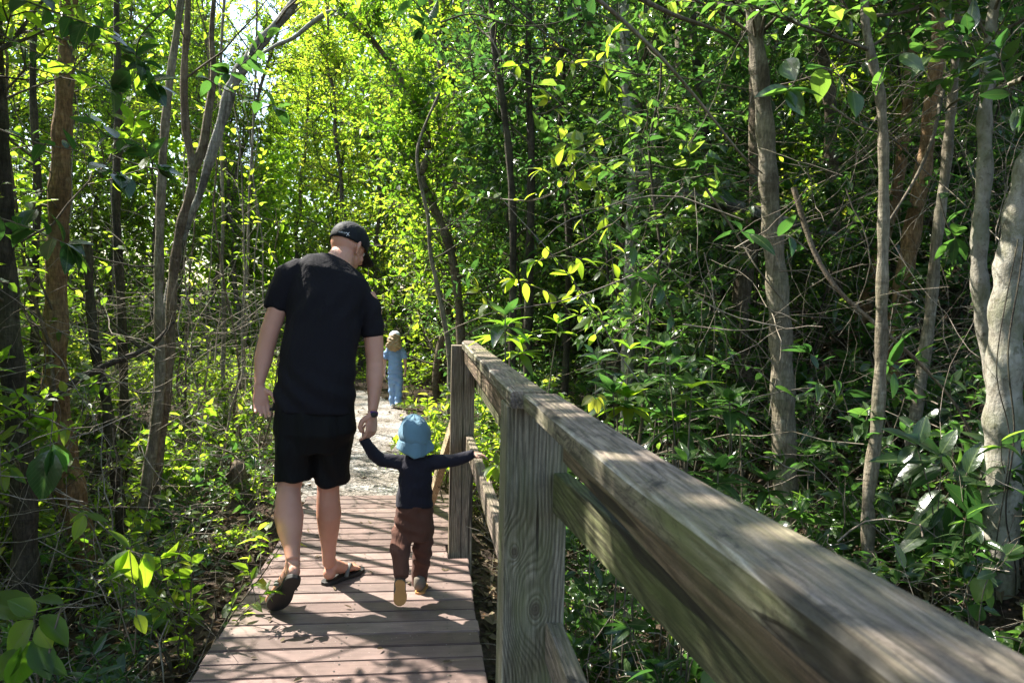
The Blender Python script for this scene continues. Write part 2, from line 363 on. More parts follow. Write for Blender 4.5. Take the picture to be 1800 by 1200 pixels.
def skin(name, c):
    t = NT(name); oc = t.coord('Object'); n1 = t.noise(oc, 14, 4, .6); n2 = t.noise(oc, 220, 3, .6)
    col = t.mix(n1, tuple(a*b for a, b in zip(c, (.86, .78, .76))), tuple(min(1, a*1.1) for a in c))
    return t.done(t.bsdf(col, .5, .35, t.bump(n2, .25, .001), Subsurface_Weight=.25, Subsurface_Scale=.01, Subsurface_Radius=(1, .3, .15)))
M['skin'] = skin('skin_adult', (.54, .29, .205)); M['skin2'] = skin('skin_child', (.56, .34, .26))
def plain(name, c, rough=.6, spec=.4):
    t = NT(name); n = t.noise(t.coord('Object'), 30, 4, .6)
    return t.done(t.bsdf(t.mix(n, tuple(a*.75 for a in c), tuple(min(1, a*1.2) for a in c)), rough, spec, t.bump(n, .2, .002)))
M['rubber'] = plain('black_rubber', (.022, .02, .018), .65); M['strap'] = plain('grey_strap', (.13, .13, .115), .6)
M['gum'] = plain('gum_sole', (.55, .27, .09), .55); M['shoe'] = plain('grey_green_shoe', (.15, .125, .095), .8)
M['purple'] = plain('purple_band', (.10, .02, .15), .4); M['hair'] = plain('blond_hair', (.36, .25, .13), .6)
M['brownhair'] = plain('brown_hair', (.12, .07, .04), .7); M['eye'] = plain('eye_white', (.7, .7, .68), .2); M['iris'] = plain('dark_iris', (.02, .015, .01), .15)
M['whitesole'] = plain('pale_sole', (.5, .48, .44), .6)

# ------------------------------------------------------------------ ground
def path_x(y):
    ys = [4.6, 5.3, 7, 8.5, 10, 12, 14, 17, 22]; xs = [-.42, -.48, -.60, -.68, -.78, -1.3, -2.4, -4.4, -8.5]
    return np.interp(y, ys, xs)
def path_w(y): return np.interp(y, [4.6, 5.5, 7, 10, 22], [.58, .58, .56, .52, .5])
def sm(a, b, x):
    t_ = np.clip((x-a)/(b-a), 0, 1); return t_*t_*(3-2*t_)
def wob(x, y):
    return .05*np.sin(1.7*x+.6*y)+.035*np.sin(3.1*y-1.3*x+1)+.02*np.sin(6.7*x+1)*np.sin(5.9*y)
def ground(x, y):
    x = np.asarray(x, float); y = np.asarray(y, float)
    far = sm(4.9, 5.5, y)
    h = -.30 + .22*sm(4.5, 9, y) + wob(x, y)
    d = np.abs(x-path_x(y))-path_w(y)
    on = (1-sm(0, .55, d))*far
    h = h*(1-on) + (-.03+.008*np.sin(4*y)+.006*np.sin(7*x))*on
    bank = sm(.9+.05*y, 6.5, x)*2.6 + np.clip(x-6.5, 0, 20)*.25 - .22*sm(.3, .9, x)*(1-sm(.9, 1.8, x))*(1-far)
    h = h + bank*(1-on) + .5*sm(-4, -14, x)
    h = h + sm(14, 30, y)*1.2
    return h
def gz(x, y): return float(ground(x, y))
def sheet(xs, ys, fn, name, mat, dz=0):
    X, Y = np.meshgrid(xs, ys); Z = fn(X, Y)+dz; V = np.stack([X, Y, Z], -1).reshape(-1, 3)
    n, m = X.shape; i = np.arange(n*m).reshape(n, m)
    F = np.stack([i[:-1, :-1], i[:-1, 1:], i[1:, 1:], i[1:, :-1]], -1).reshape(-1, 4)
    b = MB(); b.add(V, F, smooth=True); return b.build(name, mat)
xs = np.concatenate([-np.geomspace(120, 9, 22), np.linspace(-8.6, 8.6, 180), np.geomspace(9, 120, 22)])
ys = np.concatenate([np.linspace(-60, -3, 16), np.linspace(-2.8, 16, 190), np.geomspace(16.3, 200, 30)])
tag(sheet(xs, ys, ground, 'ground', M['soil']), kind='structure')
# gravel path strip, 6 mm above the soil
ysp = np.linspace(5.36, 20, 160); u = np.linspace(-1, 1, 26)
U, YY = np.meshgrid(u, ysp); edge = .88+.11*np.sin(YY*5.1+np.sign(U)*2)+.07*np.sin(YY*13+U*3)+.04*np.sin(YY*31+U*5)
XX = path_x(YY)+U*path_w(YY)*edge
V = np.stack([XX, YY, ground(XX, YY)+.006], -1).reshape(-1, 3); n, m = XX.shape; i = np.arange(n*m).reshape(n, m)
b = MB(); b.add(V, np.stack([i[:-1, :-1], i[:-1, 1:], i[1:, 1:], i[1:, :-1]], -1).reshape(-1, 4), smooth=True)
tag(b.build('path', M['gravel']), kind='structure')

# ------------------------------------------------------------------ boardwalk
rg = random.Random(3)
bw = tag(empty('boardwalk', (-.3, 2, -.3)), 'boardwalk of reddish brown cross planks leading from the camera to the gravel path', 'boardwalk')
inv = lambda o: tuple(-c for c in o.location)
def under(root, mb, name, mats):
    o = mb.build(name, mats, root); o.location = inv(root); return o
b = MB(); y = -1.2; k = 0
while y < 5.36:
    xl = -.85+rg.uniform(-.006, .006); xr = .232+rg.uniform(-.006, .006)
    if y+.11 > 4.10: xr = .122+rg.uniform(-.004, .004)+.0
    if y > 4.27: xr = .21+rg.uniform(-.01, .01)
    if y > 4.9: xr -= .03
    bm_ = bmesh.new(); bmesh.ops.create_cube(bm_, size=1)
    dz = rg.uniform(-.0015, .0015); sk = rg.uniform(-.0015, .0015)
    for v in bm_.verts:
        v.co = Vector((xl if v.co.x < 0 else xr, (y if v.co.y < 0 else y+.1085)+(sk if v.co.x < 0 else -sk), (-.03 if v.co.z < 0 else 0)+dz))
    bmesh.ops.bevel(bm_, geom=[e for e in bm_.edges], offset=.004, segments=2, affect='EDGES')
    b.bm(bm_, 0, rg.random()); bm_.free()
    y += .1165; k += 1
M['screw'] = plain('screw_head', (.05, .045, .04), .4)
y = -1.2
while y < 5.36:
    for xx in (-.80, -.33, .10):
        for dy in (.028, .082):
            a = np.linspace(0, 6.283, 9)[:-1]; cx, cy_ = xx+rg.uniform(-.012, .012), y+dy
            V = np.concatenate([[[cx, cy_, .0032]], np.stack([cx+.0042*np.cos(a), cy_+.0042*np.sin(a), np.full(8, .0030)], -1)])
            b.add(V, [[0, 1+i, 1+(i+1) % 8] for i in range(8)], 1)
    y += .1165
under(bw, b, 'deck_planks', [M['deck'], M['screw']])
for xx in (-.80, .12):
    b = MB(); b.box(xx-.02, xx+.02, -1.2, 5.33, -.18, -.032, bev=.003); under(bw, b, 'joist', M['capside'])
b = MB(); b.box(-.84, .20, 5.365, 5.40, -.14, -.012, bev=.004); under(bw, b, 'end_board', M['capside'])

# ------------------------------------------------------------------ handrail
hr = tag(empty('wooden_handrail', (.25, 1.7, -.3)), 'weathered timber handrail with square posts along the right edge of the boardwalk', 'handrail')
b = MB(); b.box(.183, .330, 1.70, 1.845, gz(.25, 1.7)-.1, 1.153, bev=.005); under(hr, b, 'post', M['post_near'])
b = MB(); b.box(.130, .197, 4.13, 4.24, gz(.2, 4.1)-.1, 1.17, bev=.004); b.box(.199, .262, 4.135, 4.24, gz(.2, 4.1)-.1, 1.150, bev=.004); under(hr, b, 'post', M['post_far'])
b = MB(); b.box(.19, .335, -.62, -.48, -.6, 1.153, bev=.005); under(hr, b, 'post', M['post_near'])
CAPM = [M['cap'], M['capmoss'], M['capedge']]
def beam(pts, name, mat, bev=.005, div=30):
    """pts: list of (Y, x0, x1, z0, z1) sections, lofted with softened corners"""
    P = np.array(pts, float); Y = np.linspace(P[0, 0], P[-1, 0], div)
    c = [np.interp(Y, P[:, 0], P[:, i]) for i in range(1, 5)]; e = bev
    ring = []
    order = [(0, 0, e, 0), (1, 0, -e, 0), (1, 0, 0, e), (1, 1, 0, -e), (1, 1, -e, 0), (0, 1, e, 0), (0, 1, 0, -e), (0, 0, 0, e)]
    for (sx, sz, ex, ez) in order:
        x = c[1 if sx else 0]+ex; z = c[3 if sz else 2]+ez; ring.append(np.stack([x, Y, z], -1))
    Rg = np.stack(ring, 1); n, k_ = Rg.shape[:2]; i = np.arange(n*k_).reshape(n, k_); j = np.roll(np.arange(k_), -1)
    b = MB(); b.v.append(Rg.reshape(-1, 3)); b.n = n*k_
    Fq = np.stack([i[:-1], i[:-1][:, j], i[1:][:, j], i[1:]], -1)
    if isinstance(mat, list):
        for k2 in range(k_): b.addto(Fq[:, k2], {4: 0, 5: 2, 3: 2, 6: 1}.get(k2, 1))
    else: b.addto(Fq.reshape(-1, 4))
    for r_ in (0, n-1):
        ii = i[r_]; b.addto([[ii[0], ii[q], ii[q+1]] for q in range(1, k_-1)])
    bm_ = bmesh.new()
    o = under(hr, b, name, mat)
    bm_.from_mesh(o.data); bmesh.ops.recalc_face_normals(bm_, faces=bm_.faces[:]); bm_.to_mesh(o.data); bm_.free()
    return o
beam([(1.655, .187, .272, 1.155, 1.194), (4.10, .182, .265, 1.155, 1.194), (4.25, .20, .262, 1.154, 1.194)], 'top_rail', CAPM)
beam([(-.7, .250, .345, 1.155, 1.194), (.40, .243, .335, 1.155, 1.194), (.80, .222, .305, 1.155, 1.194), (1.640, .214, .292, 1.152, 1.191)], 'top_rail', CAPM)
beam([(-.7, .290, .328, 1.072, 1.152), (.5, .285, .323, 1.075, 1.152), (1.42, .266, .304, 1.08, 1.150)], 'rail_board', M['capside'], .003)
beam([(1.85, .205, .243, 1.075, 1.152), (4.125, .20, .238, 1.075, 1.152)], 'rail_board', M['capside'], .003)
beam([(-.7, .350, .388, .975, 1.065), (.5, .345, .383, .972, 1.06), (1.69, .295, .333, .905, 1.0)], 'rail_board', M['greenboard'], .003)
beam([(1.86, .275, .313, .93, 1.07), (4.25, .265, .303, .93, 1.07)], 'rail_board', M['greenboard'], .003)
beam([(1.85, .235, .275, .575, .668), (4.125, .215, .255, .585, .672)], 'lower_rail', M['cap'], .003)
beam([(-.7, .292, .332, .55, .642), (1.695, .285, .325, .55, .642)], 'lower_rail', M['cap'], .003)
b = MB()
A0 = Vector((.16, 4.27, .72)); A1 = Vector((.02, 5.10, .0)); dv = (A1-A0); sd = Vector((1, 0, 0)); nn = dv.cross(sd).normalized()
vv = []
for p in (A0, A1):
    for (a, c_) in ((-1, -1), (1, -1), (1, 1), (-1, 1)): vv.append(p+sd*a*.022+nn*c_*.045)
b.add([tuple(v) for v in vv], [[0, 1, 2, 3], [7, 6, 5, 4], [0, 4, 5, 1], [1, 5, 6, 2], [2, 6, 7, 3], [3, 7, 4, 0]]); under(hr, b, 'brace', M['brace'])

# ------------------------------------------------------------------ plant growing
def grow_polys(rng, o, d, L, K=5, bend=.15, up=0.0):
    o = np.asarray(o, float); d = nrm(np.asarray(d, float)); n = len(o); L = np.broadcast_to(L, (n,))
    P = np.empty((n, K, 3)); P[:, 0] = o; st = (L/(K-1))[:, None]
    for k in range(1, K):
        d = nrm(d+rng.normal(0, bend, (n, 3))+np.array([0, 0, up])); P[:, k] = P[:, k-1]+d*st
    return P
def along(P, t):
    T, K, _ = P.shape; x = np.clip(t, 0, .9999)*(K-1); i = x.astype(int); f = (x-i)[..., None]
    r = np.arange(T)[:, None]
    a = P[r, i]; c = P[r, np.minimum(i+1, K-1)]
    return a*(1-f)+c*f, nrm(c-a)
def leaves_on(mb, rng, P, n, L, Wr, detail=0, mat=0, t0=.2, t1=1.0, ang=60, tint=(.1, .8), keep=None, droop=.25, flat=.6, young=.0, hang=0.0, toff=None):
    """n leaves along each polyline of P"""
    T = len(P)
    if T == 0: return
    t_ = t0+(t1-t0)*(np.arange(n)[None]+rng.uniform(.0, 1, (T, n)))/n
    pos, tan = along(P, t_)
    ref = np.broadcast_to(np.array([0, 0, 1.]), tan.shape)
    s = nrm(np.cross(tan, ref)+rng.normal(0, .05, tan.shape)); up = nrm(np.cross(s, tan))
    side = np.where((np.arange(n)[None]+rng.integers(0, 2, (T, 1))) % 2 == 0, 0, math.pi)+rng.normal(0, .35+.9*(1-flat), (T, n))
    a = R(ang)+rng.normal(0, .25, (T, n))
    rad = s*np.cos(side)[..., None]+up*np.sin(side)[..., None]
    A = tan*np.cos(a)[..., None]+rad*np.sin(a)[..., None]+np.array([0, 0, -hang])
    N = nrm(up*.6+np.array([0, 0, .6])+rng.normal(0, .35, tan.shape))
    sz = L*rng.uniform(.5, 1.15, (T, n))*rng.uniform(.8, 1.2, (T, 1)); wr = Wr*rng.uniform(.72, 1.25, (T, 1))*rng.uniform(.85, 1.15, (T, n)); ti = rng.uniform(tint[0], tint[1], (T, n))
    ti = np.where(t_ > .9, ti+young, ti)
    if toff is not None: ti = ti+toff[:, None]
    pos, A, N, sz, ti, wr = [x.reshape(-1, *x.shape[2:]) for x in (pos, A, N, sz, ti, wr)]
    if keep is not None:
        k = keep(pos); pos, A, N, sz, ti, wr = pos[k], A[k], N[k], sz[k], ti[k], wr[k]
    mb.leaves(pos, A, N, sz, sz*wr, np.clip(ti, 0, 1), detail, mat, droop, .3, rng)
def limbs(mb, rng, trunk, t0, t1, n, reach, L, Wr, detail=0, twigs=8, per=8, tint=(.1, .8), up=.12, elev=(0, .9), r0=.012, az=None, keep=None, droopy=0, young=0, twl=.38, lmat=0, tmat=1, taper=.5, hang=0.0):
    tr = np.asarray(trunk, float)[None]
    ts = rng.uniform(t0, t1, (1, n)); o, _ = along(tr, ts); o = o[0]
    th = rng.uniform(0, 2*math.pi, n) if az is None else rng.uniform(az[0], az[1], n)
    el = rng.uniform(elev[0], elev[1], n)
    d = np.stack([np.cos(th)*np.cos(el), np.sin(th)*np.cos(el), np.sin(el)], -1)
    Ls = reach*rng.uniform(.45, 1, n)*(1-taper*(ts[0]-t0)/max(t1-t0, 1e-3))
    B = grow_polys(rng, o, d, Ls, 7, .16, up-droopy)
    if keep is not None:
        kb = keep(B[:, 3])&keep(B[:, -1]); B = B[kb]; Ls = Ls[kb]; n = len(B)
        if n == 0: return
    mb.tubes(B, (r0*(Ls/reach)[:, None])*np.linspace(1, .25, 7)[None], 5, tmat)
    tt = rng.uniform(.2, 1.0, (n, twigs)); p, tn = along(B, tt)
    dd = tn*.7+rng.normal(0, .55, tn.shape)+np.array([0, 0, .1-droopy])
    Tw = grow_polys(rng, p.reshape(-1, 3), dd.reshape(-1, 3), (twl*rng.uniform(.5, 1.1, (n, twigs))).reshape(-1), 4, .18, .04-droopy*.5)
    to_ = (rng.normal(0, .13, (n, 1))+rng.normal(0, .08, (n, twigs))).reshape(-1)
    if keep is not None:
        kk = keep(Tw[:, -1]); Tw = Tw[kk]; to_ = to_[kk]
    mb.tubes(Tw, (r0*.38)*np.linspace(1, .4, 4)[None].repeat(len(Tw), 0), 3, tmat)
    leaves_on(mb, rng, Tw, per, L, Wr, detail, lmat, .1, 1, 58, tint, keep, young=young, hang=hang, toff=to_)
def trunk_poly(rng, base, height, lean=(0, 0), K=12, wig=.05):
    z = np.linspace(0, 1, K); w = np.cumsum(rng.normal(0, wig, (K, 2)), 0)*.6
    return np.stack([base[0]+lean[0]*z*height+w[:, 0], base[1]+lean[1]*z*height+w[:, 1], base[2]+z*height], -1)
def smooth_path(pts, n=30):
    P = np.array([tuple(p) for p in pts], float); m = len(P); t_ = np.linspace(0, m-1, n); out = []
    for x in t_:
        i = min(int(x), m-2); f = x-i; p0 = P[max(i-1, 0)]; p1 = P[i]; p2 = P[i+1]; p3 = P[min(i+2, m-1)]
        out.append(.5*((2*p1)+(-p0+p2)*f+(2*p0-5*p1+4*p2-p3)*f*f+(-p0+3*p1-3*p2+p3)*f**3))
    return np.array(out)
def bumpy_tube(mb, rng, P, rad, sides=12, mat=0, rough=.08):
    P = np.asarray(P)[None]; K = P.shape[1]
    lump = 1+rough*rng.normal(0, .6, (1, K, sides)); lump = (lump+np.roll(lump, 1, 1)+np.roll(lump, 1, 2))/3
    lump *= (1+.10*np.sin(np.linspace(0, K*.9, K)+rng.uniform(0, 6)))[None, :, None]**1
    mb.tubes(P, np.asarray(rad)[None, :, None]*lump, sides, mat)
# ------------------------------------------------------------------ people
def ell(bm, c, ax, rad, seg=20):
    """ellipsoid; ax = three axis vectors"""
    r_ = bmesh.ops.create_uvsphere(bm, u_segments=seg, v_segments=seg//2+2, radius=1)
    mt = Matrix.Identity(4)
    for i in range(3):
        a = Vector(ax[i]).normalized()*rad[i]
        for j in range(3): mt[j][i] = a[j]
    mt.translation = Vector(c)
    bmesh.ops.transform(bm, matrix=mt, verts=r_['verts'])
AX = ((1, 0, 0), (0, 1, 0), (0, 0, 1))
def loft(bm, pts, ra, rb=None, side=(1, 0, 0), seg=20, dome=True, sq=2.0):
    """closed tube through pts with elliptical (super-elliptical) sections"""
    P = [Vector(p) for p in pts]; n = len(P); rb = rb or ra; rings = []
    ra = list(ra); rb = list(rb); sides = side if isinstance(side, list) else [side]*n
    for i in range(n):
        T = (P[min(i+1, n-1)]-P[max(i-1, 0)]).normalized()
        a = Vector(sides[i]); a = (a-T*a.dot(T)).normalized(); bb = T.cross(a); ring = []
        for k in range(seg):
            th = 2*math.pi*k/seg; c, s_ = math.cos(th), math.sin(th)
            c = math.copysign(abs(c)**(2/sq), c); s_ = math.copysign(abs(s_)**(2/sq), s_)
            ring.append(bm.verts.new(P[i]+a*ra[i]*c+bb*rb[i]*s_))
        rings.append(ring)
    for i in range(n-1):
        for k in range(seg):
            bm.faces.new((rings[i][k], rings[i][(k+1) % seg], rings[i+1][(k+1) % seg], rings[i+1][k]))
    for e, (ring, sg) in enumerate(((rings[0], -1), (rings[-1], 1))):
        i = 0 if e == 0 else n-1; q = 1 if e == 0 else n-2
        if dome:
            tip = bm.verts.new(P[i]+(P[i]-P[q]).normalized()*min(ra[i], rb[i])*.7)
        else: tip = bm.verts.new(P[i])
        for k in range(seg):
            f = (ring[k], ring[(k+1) % seg], tip) if e == 1 else (ring[(k+1) % seg], ring[k], tip)
            bm.faces.new(f)
def voxel(name, bm, mat, vox=.006, parent=None, smooth=2, noise=None):
    bmesh.ops.recalc_face_normals(bm, faces=bm.faces[:])
    me = bpy.data.meshes.new(name); bm.to_mesh(me); bm.free()
    tmp = bpy.data.objects.new('tmp', me); COL.objects.link(tmp)
    m = tmp.modifiers.new('r', 'REMESH'); m.mode = 'VOXEL'; m.voxel_size = vox; m.use_smooth_shade = True
    if smooth:
        s_ = tmp.modifiers.new('s', 'SMOOTH'); s_.factor = .5; s_.iterations = smooth
    dg = bpy.context.evaluated_depsgraph_get(); dg.update()
    nm = bpy.data.meshes.new_from_object(tmp.evaluated_get(dg)); nm.name = name
    bpy.data.objects.remove(tmp); bpy.data.meshes.remove(me)
    if noise:
        n = len(nm.vertices); co = np.empty(n*3, np.float32); nm.vertices.foreach_get('co', co); co = co.reshape(-1, 3)
        no = np.empty(n*3, np.float32); nm.vertices.foreach_get('normal', no); no = no.reshape(-1, 3)
        co += no*noise(co)[:, None]; nm.vertices.foreach_set('co', co.ravel())
    nm.materials.clear(); nm.materials.append(mat)
    for p in nm.polygons: p.use_smooth = True
    o = bpy.data.objects.new(name, nm); COL.objects.link(o)
    if parent: o.parent = parent; o.location = inv(parent)
    return o
def hand(bm, w, d, palm, thumb, s=1.0, curl=(.25, .3, .35, .4), tcurl=.3, spread=.1, tv=None, tr=1.0):
    """w wrist, d finger direction, palm = normal out of the palm, thumb = direction of the thumb side; s=1 is 0.19 m long"""
    d = Vector(d).normalized(); pn = Vector(palm); pn = (pn-d*pn.dot(d)).normalized(); th = Vector(thumb); th = (th-d*th.dot(d)-pn*th.dot(pn)).normalized()
    w = Vector(w)
    loft(bm, [w-d*.02*s, w+d*.02*s, w+d*.055*s, w+d*.09*s], [.024*s, .030*s, .040*s, .039*s], [.018*s, .017*s, .016*s, .012*s], side=th, seg=16)
    for k in range(4):
        off = th*((1.5-k)*.0195*s); b0 = w+d*(.088-.004*abs(k-1.2))*s+off
        ln = (.072, .080, .074, .058)[k]*s; a = curl[k]; p = [b0-d*.012*s, b0]; dd = (d+th*(1.5-k)*spread*.5).normalized(); cur = b0
        rot = 0
        for j, fr in enumerate((.45, .31, .24)):
            rot += a*(.8, 1.1, .9)[j]; v = dd*math.cos(rot)+pn*math.sin(rot)
            cur = cur+v*ln*fr; p.append(cur.copy())
        loft(bm, p, [.0092*s, .0096*s, .0088*s, .0082*s, .0068*s], side=th, seg=10)
    b0 = w+d*.022*s+th*.026*s+pn*.004*s; v1 = (d*.55+th*.75+pn*.35).normalized(); v2 = (d*.85+th*.35+pn*(.25+tcurl)).normalized(); v3 = (d*.9+th*.0+pn*(.25+tcurl*1.6)).normalized()
    if tv: v1, v2, v3 = [Vector(a).normalized() for a in tv]
    loft(bm, [b0-v1*.012*s, b0+v1*.012*s, b0+v1*.036*s, b0+v1*.036*s+v2*.03*s, b0+v1*.036*s+v2*.03*s+v3*.024*s], [a*s*tr for a in (.014, .0145, .0115, .0105, .0082)], side=pn, seg=10)
def head(bm, c, f, u, s=1.0):
    """s=1: adult, 0.235 m tall; c centre of the skull; f face direction, u up"""
    u = Vector(u).normalized(); f = Vector(f); f = (f-u*f.dot(u)).normalized(); r = f.cross(u); c = Vector(c); ax = (r, f, u)
    q = lambda x, y, z: c+(r*x+f*y+u*z)*s
    ell(bm, q(0, -.008, .022), ax, (.077*s, .096*s, .095*s), 28)
    ell(bm, q(0, .018, -.045), ax, (.062*s, .068*s, .075*s), 24)
    ell(bm, q(0, .052, -.085), ax, (.036*s, .034*s, .030*s), 16)
    ell(bm, q(0, .062, -.018), ax, (.050*s, .028*s, .045*s), 16)
    ell(bm, q(0, .078, .022), ax, (.050*s, .012*s, .012*s), 14)
    loft(bm, [q(0, .086, .012), q(0, .098, -.010), q(0, .108, -.026), q(0, .094, -.034)], [.008*s, .010*s, .015*s, .013*s], side=r, seg=10)
    ell(bm, q(0, .084, -.058), ax, (.024*s, .012*s, .006*s), 14); ell(bm, q(0, .081, -.068), ax, (.021*s, .012*s, .007*s), 14)
    for sg in (-1, 1):
        ell(bm, q(sg*.033, .068, -.03), ax, (.022*s, .018*s, .018*s), 12)
        e = q(sg*.080, -.004, -.012); er = (r*sg*.5-f*.75).normalized(); en = er.cross(u)
        ell(bm, e, (er, en, u), (.019*s, .007*s, .033*s), 16); ell(bm, e+er*.014*s+u*.008*s, (er, en, u), (.008*s, .010*s, .024*s), 12)
        ell(bm, e-u*.028*s, (er, en, u), (.010*s, .007*s, .011*s), 10)
    return q, ax
def eyes(q, ax, s, par):
    for sg in (-1, 1):
        bm = bmesh.new(); ell(bm, q(sg*.031, .074, .006), ax, (.0125*s,)*3, 16); o = bmobj('eye', bm, M['eye'], par)
        bm = bmesh.new(); ell(bm, q(sg*.031, .0845, .005), ax, (.0055*s, .003*s, .0055*s), 12); p = bmobj('iris', bm, M['iris'], o); p.location = (0, 0, 0)
def bmobj(name, bm, mat, parent, smooth=True):
    bmesh.ops.recalc_face_normals(bm, faces=bm.faces[:])
    me = bpy.data.meshes.new(name); bm.to_mesh(me); bm.free(); me.materials.append(mat)
    for p in me.polygons: p.use_smooth = smooth
    o = bpy.data.objects.new(name, me); COL.objects.link(o)
    if parent: o.parent = parent; o.location = inv(parent)
    return o
def wrinkle(amp, fx=20, fz=9, seed=0):
    def fn(c):
        return amp*(np.sin(c[:, 0]*fx+2*np.sin(c[:, 2]*fz*1.3+seed)+seed)*np.sin(c[:, 2]*fz*2.1+c[:, 0]*7+seed)+.6*np.sin(c[:, 2]*fz*4.3+c[:, 0]*fx*.8+3*np.sin(c[:, 1]*14)))
    return fn
def sole_outline(t, L, heel, ball):
    return np.interp(t, [0, .04, .15, .35, .6, .75, .9, .97, 1], [heel*.35, heel*.75, heel, heel*.86, ball*.95, ball, ball*.8, ball*.5, ball*.2])
def sole(bm, heel, toe, up, L_w=(.034, .048), th=.018, bend=0.0):
    heel = Vector(heel); toe = Vector(toe); d = toe-heel; L = d.length; d.normalize(); up = Vector(up); up = (up-d*up.dot(d)).normalized(); s_ = d.cross(up); n = 18
    top, bot = [], []
    for i in range(n):
        t_ = i/(n-1); w = sole_outline(t_, L, *L_w); c = heel+d*L*t_+up*bend*max(0, t_-.65)**1.5
        sh = s_*(.004*math.sin(t_*3))
        top.append([bm.verts.new(c+sh+s_*w*k+up*0) for k in (-1, 0, 1)]); bot.append([bm.verts.new(c+sh+s_*w*k*.97-up*th) for k in (-1, 0, 1)])
    for i in range(n-1):
        for k in range(2):
            bm.faces.new((top[i][k], top[i][k+1], top[i+1][k+1], top[i+1][k])); bm.faces.new((bot[i][k], bot[i+1][k], bot[i+1][k+1], bot[i][k+1]))
        bm.faces.new((top[i][0], top[i+1][0], bot[i+1][0], bot[i][0])); bm.faces.new((top[i][2], bot[i][2], bot[i+1][2], top[i+1][2]))
    for e in (0, n-1):
        for k in range(2): bm.faces.new((top[e][k], top[e][k+1], bot[e][k+1], bot[e][k]))
    bmesh.ops.recalc_face_normals(bm, faces=bm.faces[:])
def foot(bm, ankle, heel, toe, up, s=1.0):
    """bare foot from the heel to the toes, standing on the line heel-toe"""
    heel = Vector(heel); toe = Vector(toe); ankle = Vector(ankle); d = (toe-heel); L = d.length; d.normalize(); up = Vector(up); up = (up-d*up.dot(d)).normalized(); sd = d.cross(up)
    ell(bm, heel+d*.032*s+up*.032*s, (sd, d, up), (.031*s, .034*s, .034*s), 18)
    loft(bm, [ankle, heel+d*.055*s+up*.06*s, heel+d*L*.42+up*.038*s, heel+d*L*.62+up*.024*s, heel+d*L*.76+up*.016*s], [.032*s, .034*s, .036*s, .042*s, .044*s], [.036*s, .038*s, .032*s, .021*s, .014*s], side=sd, seg=18)
    for k in range(5):
        o = sd*(k-2)*.0175*s; big = 1.35 if k == 0 else 1
        loft(bm, [heel+d*L*.70+o+up*.014*s, heel+d*L*(.86-.025*k)+o+up*.013*s, heel+d*L*(.97-.035*k)+o+up*.010*s], [.0095*s*big, .0088*s*big, .008*s*big], side=sd, seg=10)

# ---- the man
def tilt(a): return (math.cos(R(a)), 0, -math.sin(R(a)))
mp = at
man = tag(empty('person', (mp(552, 1040, 3.6).x, 3.55, 0)), 'tall man in black cap, black t-shirt and black shorts, holding the hand of a toddler', 'person')
bm = bmesh.new()
# trunk, legs
loft(bm, [mp(552, 770, 3.52), mp(552, 725, 3.52), mp(556, 660, 3.53), mp(563, 600, 3.55), mp(571, 545, 3.58), mp(578, 505, 3.61), mp(584, 482, 3.63)],
     [.165, .17, .155, .155, .165, .18, .12], [.10, .105, .10, .10, .105, .09, .07], seg=28)
hc = mp(612, 434, 3.73); hf = Vector((.50, .62, -.60)); hu = Vector((.42, .42, .80))
hu = Vector((.30, .38, .87))
nb0 = mp(586, 484, 3.62)
loft(bm, [nb0, mp(590, 470, 3.645), mp(597, 458, 3.67), mp(606, 446, 3.71)], [.105, .078, .066, .062], [.075, .068, .064, .062], side=tilt(22), seg=20)
q, ax = head(bm, hc, hf, hu, 1.0)
# left arm
loft(bm, [mp(516, 492, 3.60), mp(498, 512, 3.58), mp(486, 548, 3.56), mp(475, 580, 3.55), mp(467, 612, 3.545), mp(463, 632, 3.54), mp(459, 655, 3.52), mp(456, 676, 3.50)],
     [.05, .050, .044, .042, .039, .042, .034, .025], [.05, .050, .045, .044, .041, .042, .031, .021], side=(0, 1, 0), seg=18)
hand(bm, mp(456, 680, 3.495), mp(463, 735, 3.48)-mp(456, 680, 3.495), (.25, -1, .0), (1, .15, 0), .92, (.22, .30, .36, .42), .25, .12)
# right arm
loft(bm, [mp(642, 520, 3.62), mp(653, 545, 3.61), mp(656, 585, 3.60), mp(658, 615, 3.59), mp(659, 640, 3.58), mp(659, 662, 3.56), mp(658, 690, 3.53), mp(655, 722, 3.50)],
     [.05, .050, .046, .044, .040, .042, .034, .025], [.05, .05, .047, .045, .041, .042, .032, .022], side=(0, 1, 0), seg=18)
# right hand closed round the toddler's hand: fingers hang down and curl to the left underneath
hw = mp(655, 726, 3.50)
hd = (mp(652, 768, 3.48)-hw)
hand(bm, hw, hd, (-.80, .6, .0), (-.6, -.8, 0), .95, (.45, .52, .58, .62), .9, .0, ((-.85, -.3, -.55), (-.3, -.2, -1), (.35, -.1, -1)), 1.2)
# legs
loft(bm, [mp(522, 740, 3.52), mp(518, 790, 3.51), mp(512, 835, 3.50), mp(508, 858, 3.49), mp(507, 880, 3.46), mp(508, 908, 3.43), mp(510, 935, 3.39), mp(513, 962, 3.35), mp(515, 985, 3.31)],
     [.085, .078, .060, .053, .058, .066, .054, .036, .030], [.09, .085, .066, .056, .064, .070, .056, .042, .036], seg=22)
loft(bm, [mp(582, 740, 3.52), mp(581, 790, 3.55), mp(578, 835, 3.58), mp(577, 858, 3.59), mp(577, 878, 3.60), mp(578, 902, 3.62), mp(578, 930, 3.65), mp(578, 960, 3.68), mp(578, 990, 3.70)],
     [.085, .078, .060, .052, .055, .060, .050, .036, .031], [.09, .085, .066, .056, .062, .068, .056, .043, .038], seg=22)
